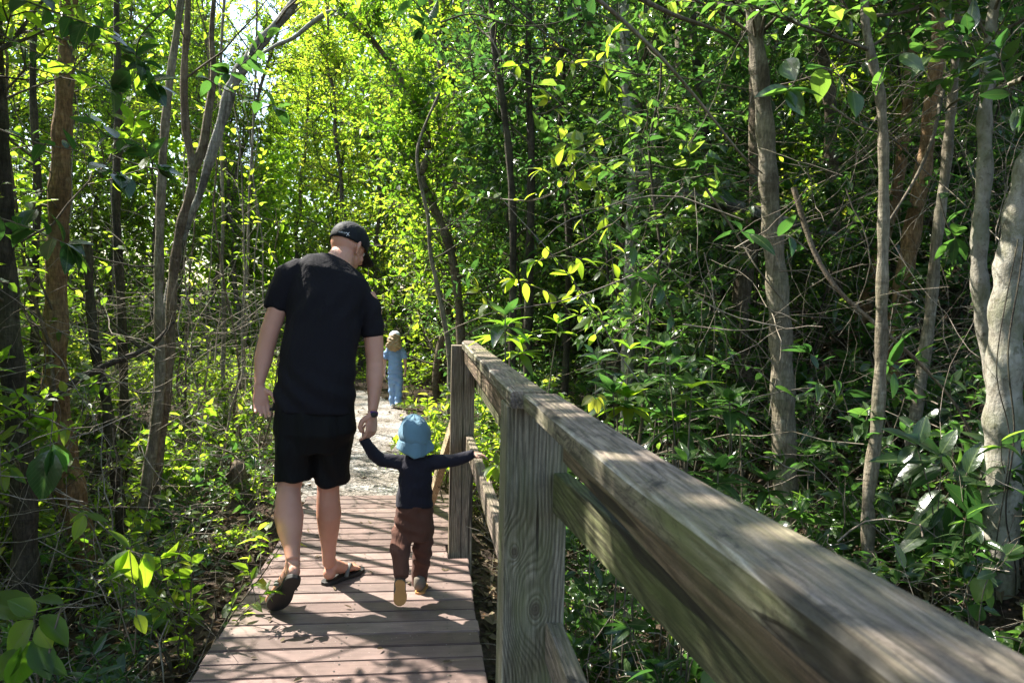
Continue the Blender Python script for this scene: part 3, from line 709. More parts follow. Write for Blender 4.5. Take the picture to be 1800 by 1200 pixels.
# left foot: heel up, toes on the planks
Lh = mp(518, 1010, 3.235); Lt = onz(481, 1063, .022); lup = (0.0, .75, .65)
foot(bm, mp(515, 985, 3.31), Lh, Lt, lup)
Rh = onz(571, 1021, .02); Rt = Rh+Vector((.155, .205, 0)); Rt.z = .02
foot(bm, mp(578, 990, 3.70)+Vector((.0, .02, 0)), Rh, Rt, (0, 0, 1))
man_body = voxel('body', bm, M['skin'], .0045, man, 2)
eyes(q, ax, 1.0, man_body)
for e in list(man_body.children): e.location = (0, 0, 0)
# shirt
def tilt(a): return (math.cos(R(a)), 0, -math.sin(R(a)))
bm = bmesh.new()
pts = [mp(552, 722, 3.52), mp(553, 700, 3.52), mp(556, 660, 3.53), mp(562, 610, 3.55), mp(569, 562, 3.58), mp(575, 528, 3.605), mp(579, 503, 3.62), mp(583, 484, 3.63), mp(588, 468, 3.645), mp(593, 458, 3.655)]
loft(bm, pts, [.190, .186, .178, .172, .176, .186, .194, .186, .145, .070], [.14, .138, .132, .128, .135, .135, .125, .110, .085, .068], [tilt(a) for a in (0, 0, 2, 5, 9, 13, 16, 19, 22, 24)], seg=36, dome=False, sq=2.2)
loft(bm, [mp(545, 480, 3.61), mp(524, 478, 3.605), mp(505, 487, 3.59), mp(493, 511, 3.575), mp(487, 532, 3.565), mp(484, 543, 3.56)], [.058, .066, .063, .057, .053, .051], side=(0, 1, 0), seg=24)
loft(bm, [mp(620, 515, 3.62), mp(637, 522, 3.62), mp(648, 540, 3.61), mp(653, 560, 3.605), mp(655, 575, 3.603), mp(656, 590, 3.60)], [.056, .062, .058, .055, .053, .052], side=(0, 1, 0), seg=24)
tee = voxel('t_shirt', bm, M['tee'], .006, man, 9, lambda c: wrinkle(.003, 14, 6)(c)+.006*np.sin((c[:, 2]*1.0+c[:, 0]*.7)*55+2.5*np.sin(c[:, 0]*9))*np.exp(-((c[:, 2]-.98)/.10)**2)+.005*np.sin((c[:, 2]*.6-c[:, 0])*60)*np.exp(-((c[:, 2]-1.36)/.07)**2))
# shorts
bm = bmesh.new()
loft(bm, [mp(552, 700, 3.52), mp(552, 725, 3.52), mp(552, 755, 3.52), mp(552, 785, 3.53)], [.178, .184, .188, .16], [.125, .13, .14, .12], seg=32, dome=False, sq=2.4)
loft(bm, [mp(520, 740, 3.52), mp(518, 780, 3.515), mp(516, 815, 3.51), mp(516, 843, 3.505)], [.095, .092, .086, .083], [.12, .115, .105, .098], seg=26, dome=False, sq=2.3)
loft(bm, [mp(585, 740, 3.52), mp(585, 780, 3.55), mp(584, 815, 3.575), mp(583, 842, 3.59)], [.095, .092, .086, .083], [.12, .115, .105, .098], seg=26, dome=False, sq=2.3)
voxel('shorts', bm, M['shorts'], .006, man, 2, lambda c: wrinkle(.004, 18, 8, 2)(c)+.005*np.sin(c[:, 0]*60+c[:, 2]*20+2*np.sin(c[:, 2]*12)))
# cap
u = Vector(hu).normalized(); f = Vector(hf); f = (f-u*f.dot(u)).normalized(); r_ = f.cross(u)
bm = bmesh.new(); S = bmesh.ops.create_uvsphere(bm, u_segments=40, v_segments=24, radius=1)
bmesh.ops.delete(bm, geom=[v for v in bm.verts if v.co.z < -.26-.22*max(v.co.y, 0)], context='VERTS')
mt = Matrix.Identity(4)
cu = (u+f*(-.10)).normalized(); cf = (f-cu*f.dot(cu)).normalized(); cr = cf.cross(cu); cc = hc+u*.030-f*.004
for i, (a, s_) in enumerate(((cr, .088), (cf, .108), (cu, .096))):
    for j in range(3): mt[j][i] = a[j]*s_
mt.translation = cc
bmesh.ops.transform(bm, matrix=mt, verts=bm.verts)
capo = bmobj('cap', bm, M['cap_b'], man); sd_ = capo.modifiers.new('solid', 'SOLIDIFY'); sd_.thickness = .003
bm = bmesh.new(); nn_ = 14; g0 = []
for i in range(nn_+1):
    a = R(-52+104*i/nn_); base = cc+cr*math.sin(a)*.086+cf*math.cos(a)*.104-cu*.025
    row = []
    for k in range(6):
        t_ = k/5; ext = .075*t_*math.cos(a)**.6
        row.append(bm.verts.new(base+cf*ext+cr*math.sin(a)*.01*t_-cu*(.022*t_*t_+.022*math.sin(a)**2*t_+.004*t_)))
    g0.append(row)
for i in range(nn_):
    for k in range(5): bm.faces.new((g0[i][k], g0[i+1][k], g0[i+1][k+1], g0[i][k+1]))
br = bmobj('brim', bm, M['cap_b'], capo); br.location = (0, 0, 0); sd_ = br.modifiers.new('solid', 'SOLIDIFY'); sd_.thickness = .004
# printed word and mark on the back of the cap, laid onto its surface
def on_cap(px, py, lift=.0035):
    d = ray(px, py); o = CAM-cc; iv = mt.copy(); iv.translation = (0, 0, 0); iv.invert()
    a = iv@d; b_ = iv@o; A = a.dot(a); B = 2*a.dot(b_); C_ = b_.dot(b_)-1.0; D = B*B-4*A*C_
    if D < 0: return None
    p = CAM+d*((-B-math.sqrt(D))/(2*A)); n_ = (p-cc).normalized(); return p+n_*lift
txt = bpy.data.curves.new('txt', 'FONT'); txt.body = 'HURLEY'; txt.size = 1; txt.resolution_u = 3
to = bpy.data.objects.new('tmp', txt); COL.objects.link(to)
dg = bpy.context.evaluated_depsgraph_get(); dg.update(); tm = bpy.data.meshes.new_from_object(to.evaluated_get(dg)); bpy.data.objects.remove(to)
bm = bmesh.new(); bm.from_mesh(tm); bmesh.ops.triangulate(bm, faces=bm.faces[:]); bmesh.ops.subdivide_edges(bm, edges=bm.edges[:], cuts=1, use_grid_fill=True)
xs_ = [v.co.x for v in bm.verts]; x0, x1 = min(xs_), max(xs_)
for v in bm.verts:
    t_ = (v.co.x-x0)/(x1-x0); v.co = on_cap(595.5+13*t_, 408.8+2.0*t_+.9*t_*t_-v.co.y*3.6)
ww = bmobj('word_print', bm, M['white'], capo, False); ww.location = (0, 0, 0)
bm = bmesh.new()
for sg in (-1, 1):
    prev = None
    for k in range(11):
        t_ = k/10*2-1; cx = 611.6+sg*(.45+2.3*t_*t_); wd = .75+.55*abs(t_); yy = 411.8+t_*2.9
        a_ = bm.verts.new(on_cap(cx-wd*.5, yy)); b_ = bm.verts.new(on_cap(cx+wd*.5, yy))
        if prev: bm.faces.new((prev[0], prev[1], b_, a_))
        prev = (a_, b_)
a_ = [bm.verts.new(on_cap(x_, y_)) for x_, y_ in ((610.6, 411.3), (612.7, 411.3), (612.7, 412.4), (610.6, 412.4))]; bm.faces.new(a_)
ww = bmobj('emblem_print', bm, M['white'], capo, False); ww.location = (0, 0, 0)
# sandals
for (h_, t_, up_, fl) in ((Lh, Lt, Vector(lup), 0), (Rh, Rt, Vector((0, 0, 1)), 1)):
    d_ = (t_-h_).normalized(); up_ = (up_-d_*up_.dot(d_)).normalized(); sd2 = d_.cross(up_)
    bm = bmesh.new(); sole(bm, h_-d_*.012-up_*.001, t_+d_*.012-up_*.001, up_, (.038, .050), .020 if fl else .022); so = bmobj('sandal', bm, M['rubber'], man, False)
    bv = so.modifiers.new('b', 'BEVEL'); bv.width = .004; bv.segments = 2; bv.limit_method = 'ANGLE'
    bm = bmesh.new(); L_ = (t_-h_).length
    toe_p = h_+d_*L_*.78+up_*.006-sd2*.014
    for sg in (-1, 1):
        a_ = h_+d_*L_*.40+sd2*sg*.045+up_*.0; c_ = h_+d_*L_*.55+sd2*sg*.030+up_*.050; e_ = h_+d_*L_*.68+sd2*sg*.006+up_*.034
        loft(bm, smooth_path([a_, c_, e_, toe_p], 10), [.004]*10, [.011]*10, side=up_, seg=8)
    s2 = bmobj('strap', bm, M['strap'], so); s2.location = (0, 0, 0)
# watch band
bm = bmesh.new(); c0 = mp(655.5, 727, 3.502); dr_ = (mp(650, 768, 3.48)-mp(658, 690, 3.53)).normalized()
loft(bm, [c0-dr_*.010, c0+dr_*.010], [.0275]*2, [.0245]*2, side=(0, 1, 0), seg=24, dome=False); wb = bmobj('wristband', bm, M['purple'], man)
bm = bmesh.new(); ell(bm, c0+Vector((.006, -.026, .0)), ((1, 0, 0), (0, 1, 0), dr_), (.016, .006, .013), 12); o_ = bmobj('watch_face', bm, M['rubber'], wb); o_.location = (0, 0, 0)
bm = bmesh.new(); c1 = mp(476, 719, 3.476); ell(bm, c1, AX, (.007, .007, .008), 10); bmobj('ring', bm, M['rubber'], man)

# ---- the toddler
tod = tag(empty('person', (mp(722, 1040, 3.5).x, 3.52, 0)), 'toddler in blue sun hat, navy top and brown trousers, one hand on the lower rail', 'person')
bm = bmesh.new(); thc = mp(731, 770, 3.54)
loft(bm, [mp(729, 905, 3.53), mp(729, 870, 3.53), mp(730, 840, 3.53), mp(731, 815, 3.53), mp(731, 802, 3.53)], [.075, .072, .068, .066, .045], [.058, .058, .055, .05, .04], seg=20)
tq, tax = head(bm, thc, (.05, 1, -.25), (0, .22, 1), .70)
loft(bm, [mp(731, 808, 3.53), mp(731, 785, 3.54)], [.035, .035], seg=14)
ws_l = mp(640, 772, 3.485); ws_r = mp(831, 797, 3.50)
loft(bm, [mp(704, 812, 3.53), mp(670, 809, 3.52), mp(652, 792, 3.50), ws_l], [.026, .022, .020, .015], seg=12, side=(0, 1, 0))
loft(bm, [mp(758, 812, 3.53), mp(795, 810, 3.52), ws_r], [.026, .022, .015], seg=12, side=(0, 1, 0))
hand(bm, ws_l+Vector((-.002, 0, .004)), (-.12, 0.05, 1), (1, 0, 0), (0, -1, 0), .44, (.3, .35, .4, .4), .3, .1)
hand(bm, ws_r, mp(850, 801, 3.50)-ws_r+Vector((0, 0, .006)), (0, 0, -1), (0, -1, 0), .50, (.35, .4, .45, .5), .3, .25)
tLh = mp(703, 1018, 3.36); tLt = onz(702, 1063, .012)
loft(bm, [mp(711, 915, 3.53), mp(705, 960, 3.50), mp(704, 985, 3.42), mp(704, 1004, 3.385)], [.048, .038, .030, .024], seg=14)
loft(bm, [mp(745, 915, 3.53), mp(742, 970, 3.57), mp(737, 1010, 3.60), mp(737, 1028, 3.61)], [.048, .038, .030, .024], seg=14)
tb = voxel('body', bm, M['skin2'], .0036, tod, 1)
eyes(tq, tax, .70, tb)
for e in list(tb.children): e.location = (0, 0, 0)
bm = bmesh.new()
loft(bm, [mp(728, 888, 3.53), mp(729, 866, 3.53), mp(730, 838, 3.53), mp(731, 818, 3.53), mp(731, 806, 3.53), mp(731, 799, 3.53)], [.088, .084, .080, .082, .070, .045], [.075, .073, .068, .065, .058, .045], seg=26, dome=False, sq=2.3)
loft(bm, [mp(708, 813, 3.53), mp(690, 811, 3.53), mp(670, 808, 3.52), mp(656, 797, 3.505), mp(646, 782, 3.49), mp(640, 771, 3.485)], [.040, .036, .032, .030, .027, .023], seg=16, side=(0, 1, 0), dome=False)
loft(bm, [mp(754, 813, 3.53), mp(775, 811, 3.525), mp(797, 809, 3.52), mp(815, 804, 3.51), mp(834, 797, 3.50)], [.040, .035, .031, .027, .022], seg=16, side=(0, 1, 0), dome=False)
voxel('long_sleeved_top', bm, M['navy'], .0045, tod, 2, wrinkle(.0028, 40, 22))
bm = bmesh.new()
loft(bm, [mp(728, 884, 3.53), mp(728, 900, 3.53), mp(728, 925, 3.53), mp(727, 945, 3.53)], [.083, .090, .094, .078], [.07, .075, .08, .07], seg=26, dome=False, sq=2.3)
loft(bm, [mp(711, 925, 3.53), mp(706, 950, 3.50), mp(703, 966, 3.47), mp(704, 980, 3.43), mp(705, 998, 3.40), mp(705, 1014, 3.375)], [.053, .053, .052, .041, .036, .034], seg=18, dome=False)
loft(bm, [mp(745, 925, 3.53), mp(743, 955, 3.55), mp(741, 980, 3.57), mp(738, 1008, 3.60), mp(737, 1026, 3.605)], [.054, .050, .045, .041, .037], seg=18, dome=False)
voxel('trousers', bm, M['pants'], .0045, tod, 2, wrinkle(.004, 46, 26, 1))
# hat: crown with bunched seam, band and flap over the neck
bm = bmesh.new(); S = bmesh.ops.create_uvsphere(bm, u_segments=48, v_segments=26, radius=1)
bmesh.ops.delete(bm, geom=[v for v in bm.verts if v.co.z < -.52], context='VERTS')
hc2 = mp(729, 764, 3.535)
for v in bm.verts:
    a = math.atan2(v.co.y, v.co.x); z = v.co.z
    rr = 1+.025*math.sin(a*6+.6)*max(0, 1-z)*.6+.014*math.sin(a*13+4*z)*(.5-z*.3)+.02*math.sin(z*9+a*2)-.035*math.exp(-((a+1.45+.5*z)/.16)**2)*max(0, z)
    v.co = Vector(hc2)+Vector((v.co.x*.077*rr, v.co.y*.092*rr, z*.096+(.004*math.cos(a*8) if z > .75 else 0)))+Vector((-.006*z, 0, 0))
ho = bmobj('sun_hat', bm, M['hat'], tod); sd_ = ho.modifiers.new('solid', 'SOLIDIFY'); sd_.thickness = .003
bm = bmesh.new(); rows = []; ns = 44
for k in range(9):
    t_ = k/8; row = []
    for i in range(ns):
        a = 2*math.pi*i/ns; back = max(0, math.cos(a+math.pi/2))**.8   # back of the head is -Y
        drop = .020+.040*back+.016*max(0, math.cos(a-math.pi*1.75)); fl = .012+.008*math.cos(a*5+1)*t_
        R_ = 1.0
        row.append(bm.verts.new(Vector(hc2)+Vector((math.cos(a)*(.0745+fl*t_*(1.2-.5*back)-.012*back*t_), math.sin(a)*(.089+fl*t_*(1.2-.9*back)), -.022-(drop)*t_+.003*math.sin(a*9)*t_))))
    rows.append(row)
for k in range(8):
    for i in range(ns): bm.faces.new((rows[k][i], rows[k][(i+1) % ns], rows[k+1][(i+1) % ns], rows[k+1][i]))
fo = bmobj('neck_flap', bm, M['hat'], ho); fo.location = (0, 0, 0); sd_ = fo.modifiers.new('solid', 'SOLIDIFY'); sd_.thickness = .003
# shoes
bm = bmesh.new(); up_ = Vector((0, .86, .5)); sole(bm, tLh, tLt, up_, (.024, .031), .009); so = bmobj('shoe_sole', bm, M['gum'], tod, False)
d_ = (tLt-tLh).normalized(); up_ = (up_-d_*up_.dot(d_)).normalized(); sd2 = d_.cross(up_); LL = (tLt-tLh).length
bm = bmesh.new(); loft(bm, [tLh+d_*.022+up_*.050, tLh+d_*.03+up_*.02, tLh+d_*LL*.5+up_*.018, tLh+d_*LL*.8+up_*.010], [.024, .027, .028, .027], [.026, .026, .022, .014], side=sd2, seg=16)
bmobj('shoe', bm, M['shoe'], tod)
h_ = onz(737, 1041, .011); t_ = h_+Vector((.012, .135, 0))
bm = bmesh.new(); sole(bm, h_, t_, (0, 0, 1), (.026, .031), .010); bmobj('shoe_sole', bm, M['gum'], tod, False)
bm = bmesh.new(); loft(bm, [h_+Vector((0, .03, .060)), h_+Vector((0, .03, .026)), h_+Vector((.006, .075, .022)), h_+Vector((.010, .115, .012))], [.026, .028, .028, .027], [.028, .03, .024, .015], seg=16); bmobj('shoe', bm, M['shoe'], tod)

# ---- the girl further along the path
GY = 10.1
gf = onz(696, 715, -.02)
GY = gf.y
girl = tag(empty('person', (gf.x, gf.y, -.02)), 'child far ahead on the path in light blue top and trousers, with long fair hair', 'person')
g = lambda x, y, dy=0.0: mp(x, y, GY+dy)
bm = bmesh.new()
gq, gax = head(bm, g(694, 594), (-.1, 1, -.1), (0, .05, 1), .78)
loft(bm, [g(694, 612), g(694, 600)], [.035, .034], seg=12)
loft(bm, [g(695, 660), g(695, 640), g(695, 622), g(695, 611)], [.09, .08, .09, .05], [.06, .06, .055, .04], seg=18)
loft(bm, [g(681, 615), g(677, 632), g(675, 648), g(676, 656)], [.03, .025, .02, .016], seg=12, side=(0, 1, 0))
loft(bm, [g(708, 615), g(712, 632), g(713, 646), g(712, 654)], [.03, .025, .02, .016], seg=12, side=(0, 1, 0))
hand(bm, g(676, 656), (.05, 0, -1), (1, 0, 0), (0, 1, 0), .62, (.3,)*4, .3, .1)
hand(bm, g(712, 654), (.0, -.1, -1), (-1, 0, 0), (0, 1, 0), .62, (.3,)*4, .3, .1)
loft(bm, [g(690, 665), g(691, 690), g(692, 711)], [.045, .033, .025], seg=12)
loft(bm, [g(700, 665), g(700, 690, -.05), g(699, 706, -.1)], [.045, .033, .025], seg=12)
gb = voxel('body', bm, M['skin2'], .006, girl, 1); eyes(gq, gax, .78, gb)
for e in list(gb.children): e.location = (0, 0, 0)
bm = bmesh.new()
loft(bm, [g(695, 656), g(695, 640), g(694, 622), g(694, 612), g(694, 606)], [.108, .098, .095, .095, .05], [.08, .075, .07, .065, .05], seg=22, dome=False)
loft(bm, [g(685, 612), g(680, 620), g(677, 630)], [.038, .04, .046], seg=14, dome=False, side=(0, 1, 0)); loft(bm, [g(703, 612), g(709, 620), g(712, 630)], [.038, .04, .046], seg=14, dome=False, side=(0, 1, 0))
voxel('blouse', bm, M['denim'], .006, girl, 1, wrinkle(.005, 30, 20))
bm = bmesh.new()
loft(bm, [g(695, 653), g(695, 664), g(695, 674)], [.095, .102, .085], [.075, .08, .072], seg=20, dome=False)
loft(bm, [g(688.5, 662), g(690, 690), g(692, 712)], [.060, .050, .054], seg=16, dome=False); loft(bm, [g(701, 662), g(701, 690, -.05), g(699.5, 710, -.1)], [.060, .050, .054], seg=16, dome=False)
voxel('wide_trousers', bm, M['denim'], .006, girl, 1, wrinkle(.006, 30, 14))
bm = bmesh.new(); loft(bm, [g(694, 590, -.03), g(693, 600, -.06), g(692, 610, -.085), g(691, 616, -.085)], [.075, .10, .115, .06], [.07, .065, .04, .02], seg=20)
voxel('hair', bm, M['hair'], .008, girl, 1, wrinkle(.008, 90, 30))
bm = bmesh.new(); ell(bm, g(694, 590), AX, (.078, .092, .07), 24); co_ = bmobj('white_cap', bm, M['capw'], girl)
bm = bmesh.new(); ell(bm, g(694, 590)+Vector((0, .11, -.01)), AX, (.06, .05, .008), 16); o_ = bmobj('brim', bm, M['capw'], co_); o_.location = (0, 0, 0)
for (x_, y_, dy) in ((692, 716, .0), (699, 712, -.1)):
    p = g(x_, y_, dy); p.z = max(p.z, -.01); bm = bmesh.new(); loft(bm, [p+Vector((0, -.06, .02)), p+Vector((0, 0, .02)), p+Vector((0, .09, .015))], [.030, .034, .03], [.022, .024, .016], seg=12); bmobj('shoe', bm, M['whitesole'], girl)
# ------------------------------------------------------------------ vegetation
def lit_zone(P):
    """share of the canopy that must stay open so the sun reaches the clearing over the walk"""
    P = np.asarray(P); k = P[..., 2]/SUN.z; x = P[..., 0]-SUN.x*k; y = P[..., 1]-SUN.y*k
    a = np.exp(-(((x+.35)/1.25)**2+((y-6.5)/3.1)**2)**3)
    b_ = np.exp(-(((x-1.0)/1.15)**2+((y-4.5)/2.1)**2)**2)*.9
    d_ = np.exp(-(((x+2.2)/2.3)**2+((y-11.5)/3.4)**2)**2)*.9
    c_ = np.exp(-(((x+.2)/.8)**2+((y-3.5)/.6)**2)**2)*.85
    e_ = np.exp(-(((x+.5)/.5)**2+((y-2.8)/.55)**2)**2)*.6
    return np.maximum(np.maximum(np.maximum(a, b_), np.maximum(c_, e_)), d_)
def keepfn(rng, base=.08, amt=.985):
    return lambda P: rng.random(P.shape[:-1]) > base+(amt-base)*lit_zone(P)
def blocks(x, y, h, r=.7, thr=.35):
    zs = np.linspace(max(.8, h*.3), h, 5); z0 = gz(x, y)
    P = np.array([[x+dx, y+dy, z0+z] for z in zs for dx, dy in ((0, 0), (r, 0), (-r, 0), (0, r), (0, -r))])
    return lit_zone(P).max() > thr
TM = [M['leaf'], M['twig']]; GM = [M['gloss'], M['twig']]

def px_tree(name, pts, Y, w_px, bmat, label, cat, group=None, top=2.0, r_top=.5, crown=None, rng=None, dY=0.0, rough=.07, sides=14, base=True, extra=None, parentless=True):
    """tree whose trunk follows points of the photograph at distance Y; continues to the ground and above the frame"""
    rng = rng or np.random.default_rng(abs(hash(tuple(pts[0]))) % 9999)
    n = len(pts); P = [at(px, py, Y+dY*i/max(n-1, 1)) for i, (px, py) in enumerate(pts)]
    r0 = w_px/2/FPX*Y
    if top > 0:
        d = (P[0]-P[1]).normalized(); d = (d+Vector((0, 0, .8))).normalized()
        P = [P[0]+d*top+Vector((rng.normal(0, .1), rng.normal(0, .1), 0)), P[0]+d*top*.5+Vector((rng.normal(0, .05), 0, 0))]+P
    if base:
        b0 = P[-1]; g0 = gz(b0.x, b0.y)
        if b0.z > g0+.05: P.append(Vector((b0.x+rng.normal(0, .02), b0.y, g0-.08)))
    m = 12*len(P)//2+14; T = smooth_path(P, m); t_ = np.linspace(0, 1, m)
    rad = r0*(r_top+(1-r_top)*np.minimum(1, t_*1.3)); rad = rad*(1+.35*np.clip((t_-.94)/.06, 0, 1)**2 if base else 1)
    loc = P[-1].copy(); loc.z = max(loc.z, gz(loc.x, loc.y)) if base else loc.z
    root = tag(empty(name, loc), label, cat, group); T0 = T-np.array(tuple(loc))
    b = MB(); bumpy_tube(b, rng, T0, rad, sides, 0, rough); tr = b.build('trunk', bmat, root)
    if crown:
        c = dict(crown); cm = c.pop('mats', TM); b = MB(); T1 = T[::-1]
        limbs(b, rng, T1, **c); V = b.v
        b.v = [v-np.array(tuple(loc)) for v in b.v]
        b.build('crown', cm, root)
    return root, T
def twigs_px(parent, name, paths, Y, r, mat, rng=None):
    """bare limbs along picture paths, as one part each"""
    for pts in paths:
        P = smooth_path([at(p[0], p[1], Y if len(p) < 3 else p[2]) for p in pts], 20); b = MB()
        b.tubes((P-np.array(tuple(parent.location)))[None], (r*np.linspace(1, .35, 20))[None], 7, 0); b.build(name, mat, parent)

# --- templates -----------------------------------------------------
def t_sapling(seed, H, leafL=.075, n=26, reach=.8, tw=6, per=7, tint=(.1, .85), mats=None, detail=1, r=.014, t0=.18, bmat=None, W_=.5, hang=.1):
    rng = np.random.default_rng(seed); root = empty('sapling')
    tp = trunk_poly(rng, (0, 0, -.05), H, (rng.normal(0, .08), rng.normal(0, .08)), 14, .05)
    b = MB(); b.tubes(tp[None], (r*np.linspace(1, .3, 14))[None], 7, 0); b.build('stem', bmat or M['bark_dark'], root)
    b = MB(); limbs(b, rng, tp, t0, 1, n, reach, leafL, W_, detail, tw, per, tint, .06, (-.1, .9), r*.5, hang=hang, taper=.35)
    b.build('foliage', mats or TM, root); return root
def t_tree(seed, H, n=60, reach=1.7, leafL=.075, tw=10, per=9, tint=(.05, .85), r=.07, t0=.25, bmat=None, mats=None, detail=0):
    rng = np.random.default_rng(seed); root = empty('tree')
    tp = trunk_poly(rng, (0, 0, -.1), H, (rng.normal(0, .06), rng.normal(0, .06)), 18, .08)
    b = MB(); bumpy_tube(b, rng, smooth_path(tp, 40), r*np.linspace(1, .25, 40), 9, 0); b.build('trunk', bmat or M['bark_brown'], root)
    b = MB(); limbs(b, rng, tp, t0, 1, n, reach, leafL, .5, detail, tw, per, tint, .05, (-.2, 1.0), r*.33, twl=.5, taper=.4)
    b.build('crown', mats or TM, root); return root
def t_shrub(seed, H, stems=12, leafL=.11, W_=.38, detail=1, per=11, tint=(.05, .8), spread=.55, mats=None, young=.15, droop=.3, side=3):
    rng = np.random.default_rng(seed); root = empty('shrub')
    th = rng.uniform(0, 6.28, stems); d = np.stack([np.cos(th)*spread, np.sin(th)*spread, np.ones(stems)], -1)*rng.uniform(.6, 1.2, (stems, 1))
    o = np.stack([np.cos(th)*.06, np.sin(th)*.06, np.full(stems, -.03)], -1)
    S = grow_polys(rng, o, d, H*rng.uniform(.55, 1.1, stems), 8, .12, .03)
    b = MB(); b.tubes(S, (.0055*np.linspace(1, .35, 8))[None].repeat(stems, 0), 5, 0); b.build('stem', M['twig'], root)
    b = MB(); leaves_on(b, rng, S, per, leafL, W_, detail, 0, .3, 1, 62, tint, droop=droop, young=young)
    leaves_on(b, rng, S, 5, leafL*.95, W_, detail, 0, .93, 1, 65, tint, droop=droop, young=young, flat=0)
    tt = rng.uniform(.25, .9, (stems, side)); p, tn = along(S, tt)
    Tw = grow_polys(rng, p.reshape(-1, 3), (tn+rng.normal(0, .6, tn.shape)).reshape(-1, 3), rng.uniform(.15, .35, stems*side)*min(H, 1.2), 4, .12, .06)
    b.tubes(Tw, np.full((len(Tw), 4), .0022), 3, 1)
    leaves_on(b, rng, Tw, 7, leafL*.9, W_, detail, 0, .3, 1, 62, tint, droop=droop, young=young)
    b.build('foliage', mats or GM, root); return root
def t_seedling(seed, H=.25, leafL=.07, n=3, detail=1, mats=None, tint=(.1, .8), W_=.45):
    rng = np.random.default_rng(seed); S = grow_polys(rng, rng.normal(0, .03, (n, 3))*[1, 1, 0], rng.normal(0, .35, (n, 3))*[1, 1, 0]+[0, 0, 1], H*rng.uniform(.6, 1, n), 6, .12)
    b = MB(); b.tubes(S, np.full((n, 6), .0022), 4, 1)
    leaves_on(b, rng, S, 6, leafL, W_, detail, 0, .35, 1, 68, tint, flat=.2); leaves_on(b, rng, S, 3, leafL, W_, detail, 0, .95, 1, 60, tint, flat=0)
    return b.build('seedling', mats or GM)
used = {}
def place(proto, x, y, label, cat, group, s=1, rz=None, rg_=random, name=None, z=None, kind=None):
    o = proto if proto.name not in used else copy_tree(proto)
    if o is proto: used[proto.name] = 1
    o.location = (x, y, gz(x, y) if z is None else z); o.rotation_euler = (rg_.uniform(-.06, .06), rg_.uniform(-.06, .06), rg_.uniform(0, 6.28) if rz is None else rz)
    o.scale = (s, s, s*rg_.uniform(.9, 1.1)); return tag(o, label, cat, group)

# --- trunks read from the photograph --------------------------------
rv = np.random.default_rng(11)
CR = lambda n, reach, L, t0=.55, tint=(.1, .85), tw=9, per=9, **k: dict(t0=t0, t1=1.0, n=int(n*1.3), reach=reach, L=L*1.08, Wr=.5, detail=k.pop('detail', 1), twigs=tw, per=per, tint=tint, keep=keepfn(rv), **k)
CG = lambda *a, **k: dict(CR(*a, **k), mats=GM)
# left side
px_tree('tree', [(-8, 100), (2, 300), (10, 480), (22, 650), (36, 800), (44, 930), (46, 1060)], 3.7, 40, M['bark_dark'], 'brown trunk at the left border of the picture, leaning slightly outward', 'tree', crown=CR(50, 1.2, .09, .2), top=2.2)
px_tree('tree', [(118, 60), (112, 180), (106, 300), (102, 420), (98, 560), (98, 680), (112, 790), (130, 880), (148, 985)], 4.6, 42, M['bark_gold'], 'thick orange brown trunk, second from the left, with peeling lower bark', 'tree', crown=CR(70, 1.6, .085, .25), top=2.6)
px_tree('dead_stump', [(154, 428), (158, 520), (168, 620), (186, 700), (198, 800), (214, 915)], 4.9, 19, M['bark_dark'], 'thin blackened dead stem with a broken top beside the orange brown trunk', 'stump', top=0, r_top=.7)
r1, T1 = px_tree('tree', [(318, 0), (300, 130), (288, 250), (281, 400), (279, 520), (281, 620), (278, 710), (264, 810), (246, 925)], 5.2, 18, M['bark_tan'], 'slender tan trunk, straighter stem of the close pair left of the man', 'tree', crown=CR(60, 1.5, .085, .3), top=2.2)
r2, T2 = px_tree('tree', [(330, 20), (324, 120), (325, 215), (338, 290), (334, 340), (318, 395), (306, 475), (300, 560), (296, 650), (284, 760), (262, 930)], 5.35, 17, M['bark_brown'], 'forked brown trunk, crooked stem of the close pair left of the man', 'tree', crown=CR(50, 1.5, .085, .35), top=2.2)
twigs_px(r2, 'limb', [[(338, 300), (356, 262), (366, 200), (376, 130), (372, 60), (380, -40)]], 5.35, .038, M['bark_brown'])
# leaning grey dead limb behind the pair
rl = tag(empty('leaning_tree', (at(335, 420, 6.0).x, 6.0, gz(at(300, 900, 6).x, 6))), 'pale weathered tree leaning to the upper right behind the forked trunk, charred on its underside', 'tree')
P = smooth_path([Vector((at(250, 880, 5.9).x, 5.9, gz(-2.4, 5.9)-.05)), at(290, 560, 5.9), at(328, 400, 6), at(350, 345, 6), at(372, 270, 6), at(395, 195, 6), at(408, 150, 6), at(428, 115, 6), at(455, 78, 6), at(489, 41, 6), at(520, 0, 6), at(545, -50, 6), at(560, -160, 6.1)], 60)
b = MB(); bumpy_tube(b, rv, P-np.array(tuple(rl.location)), np.interp(np.linspace(0, 1, 60), [0, .25, .45, .6, .75, 1], [.030, .029, .047, .045, .038, .028]), 12, 0, .12); b.build('trunk', M['bark_char'], rl)
b = MB(); limbs(b, rv, P, .62, 1, 46, 1.5, .085, .5, 1, 9, 9, (.3, .95), keep=keepfn(rv, .0, .75)); b.v = [v-np.array(tuple(rl.location)) for v in b.v]; b.build('crown', TM, rl)
# fallen pole across the left
fp = tag(empty('fallen_branch', tuple(at(36, 748, 4.3))), 'dark fallen branch slanting across the trunks on the left', 'branch')
twigs_px(fp, 'wood', [[(30, 752, 4.2), (100, 692, 4.4), (180, 645, 4.6), (262, 610, 4.8), (305, 566, 4.95)]], 4.5, .030, M['bark_dark'])
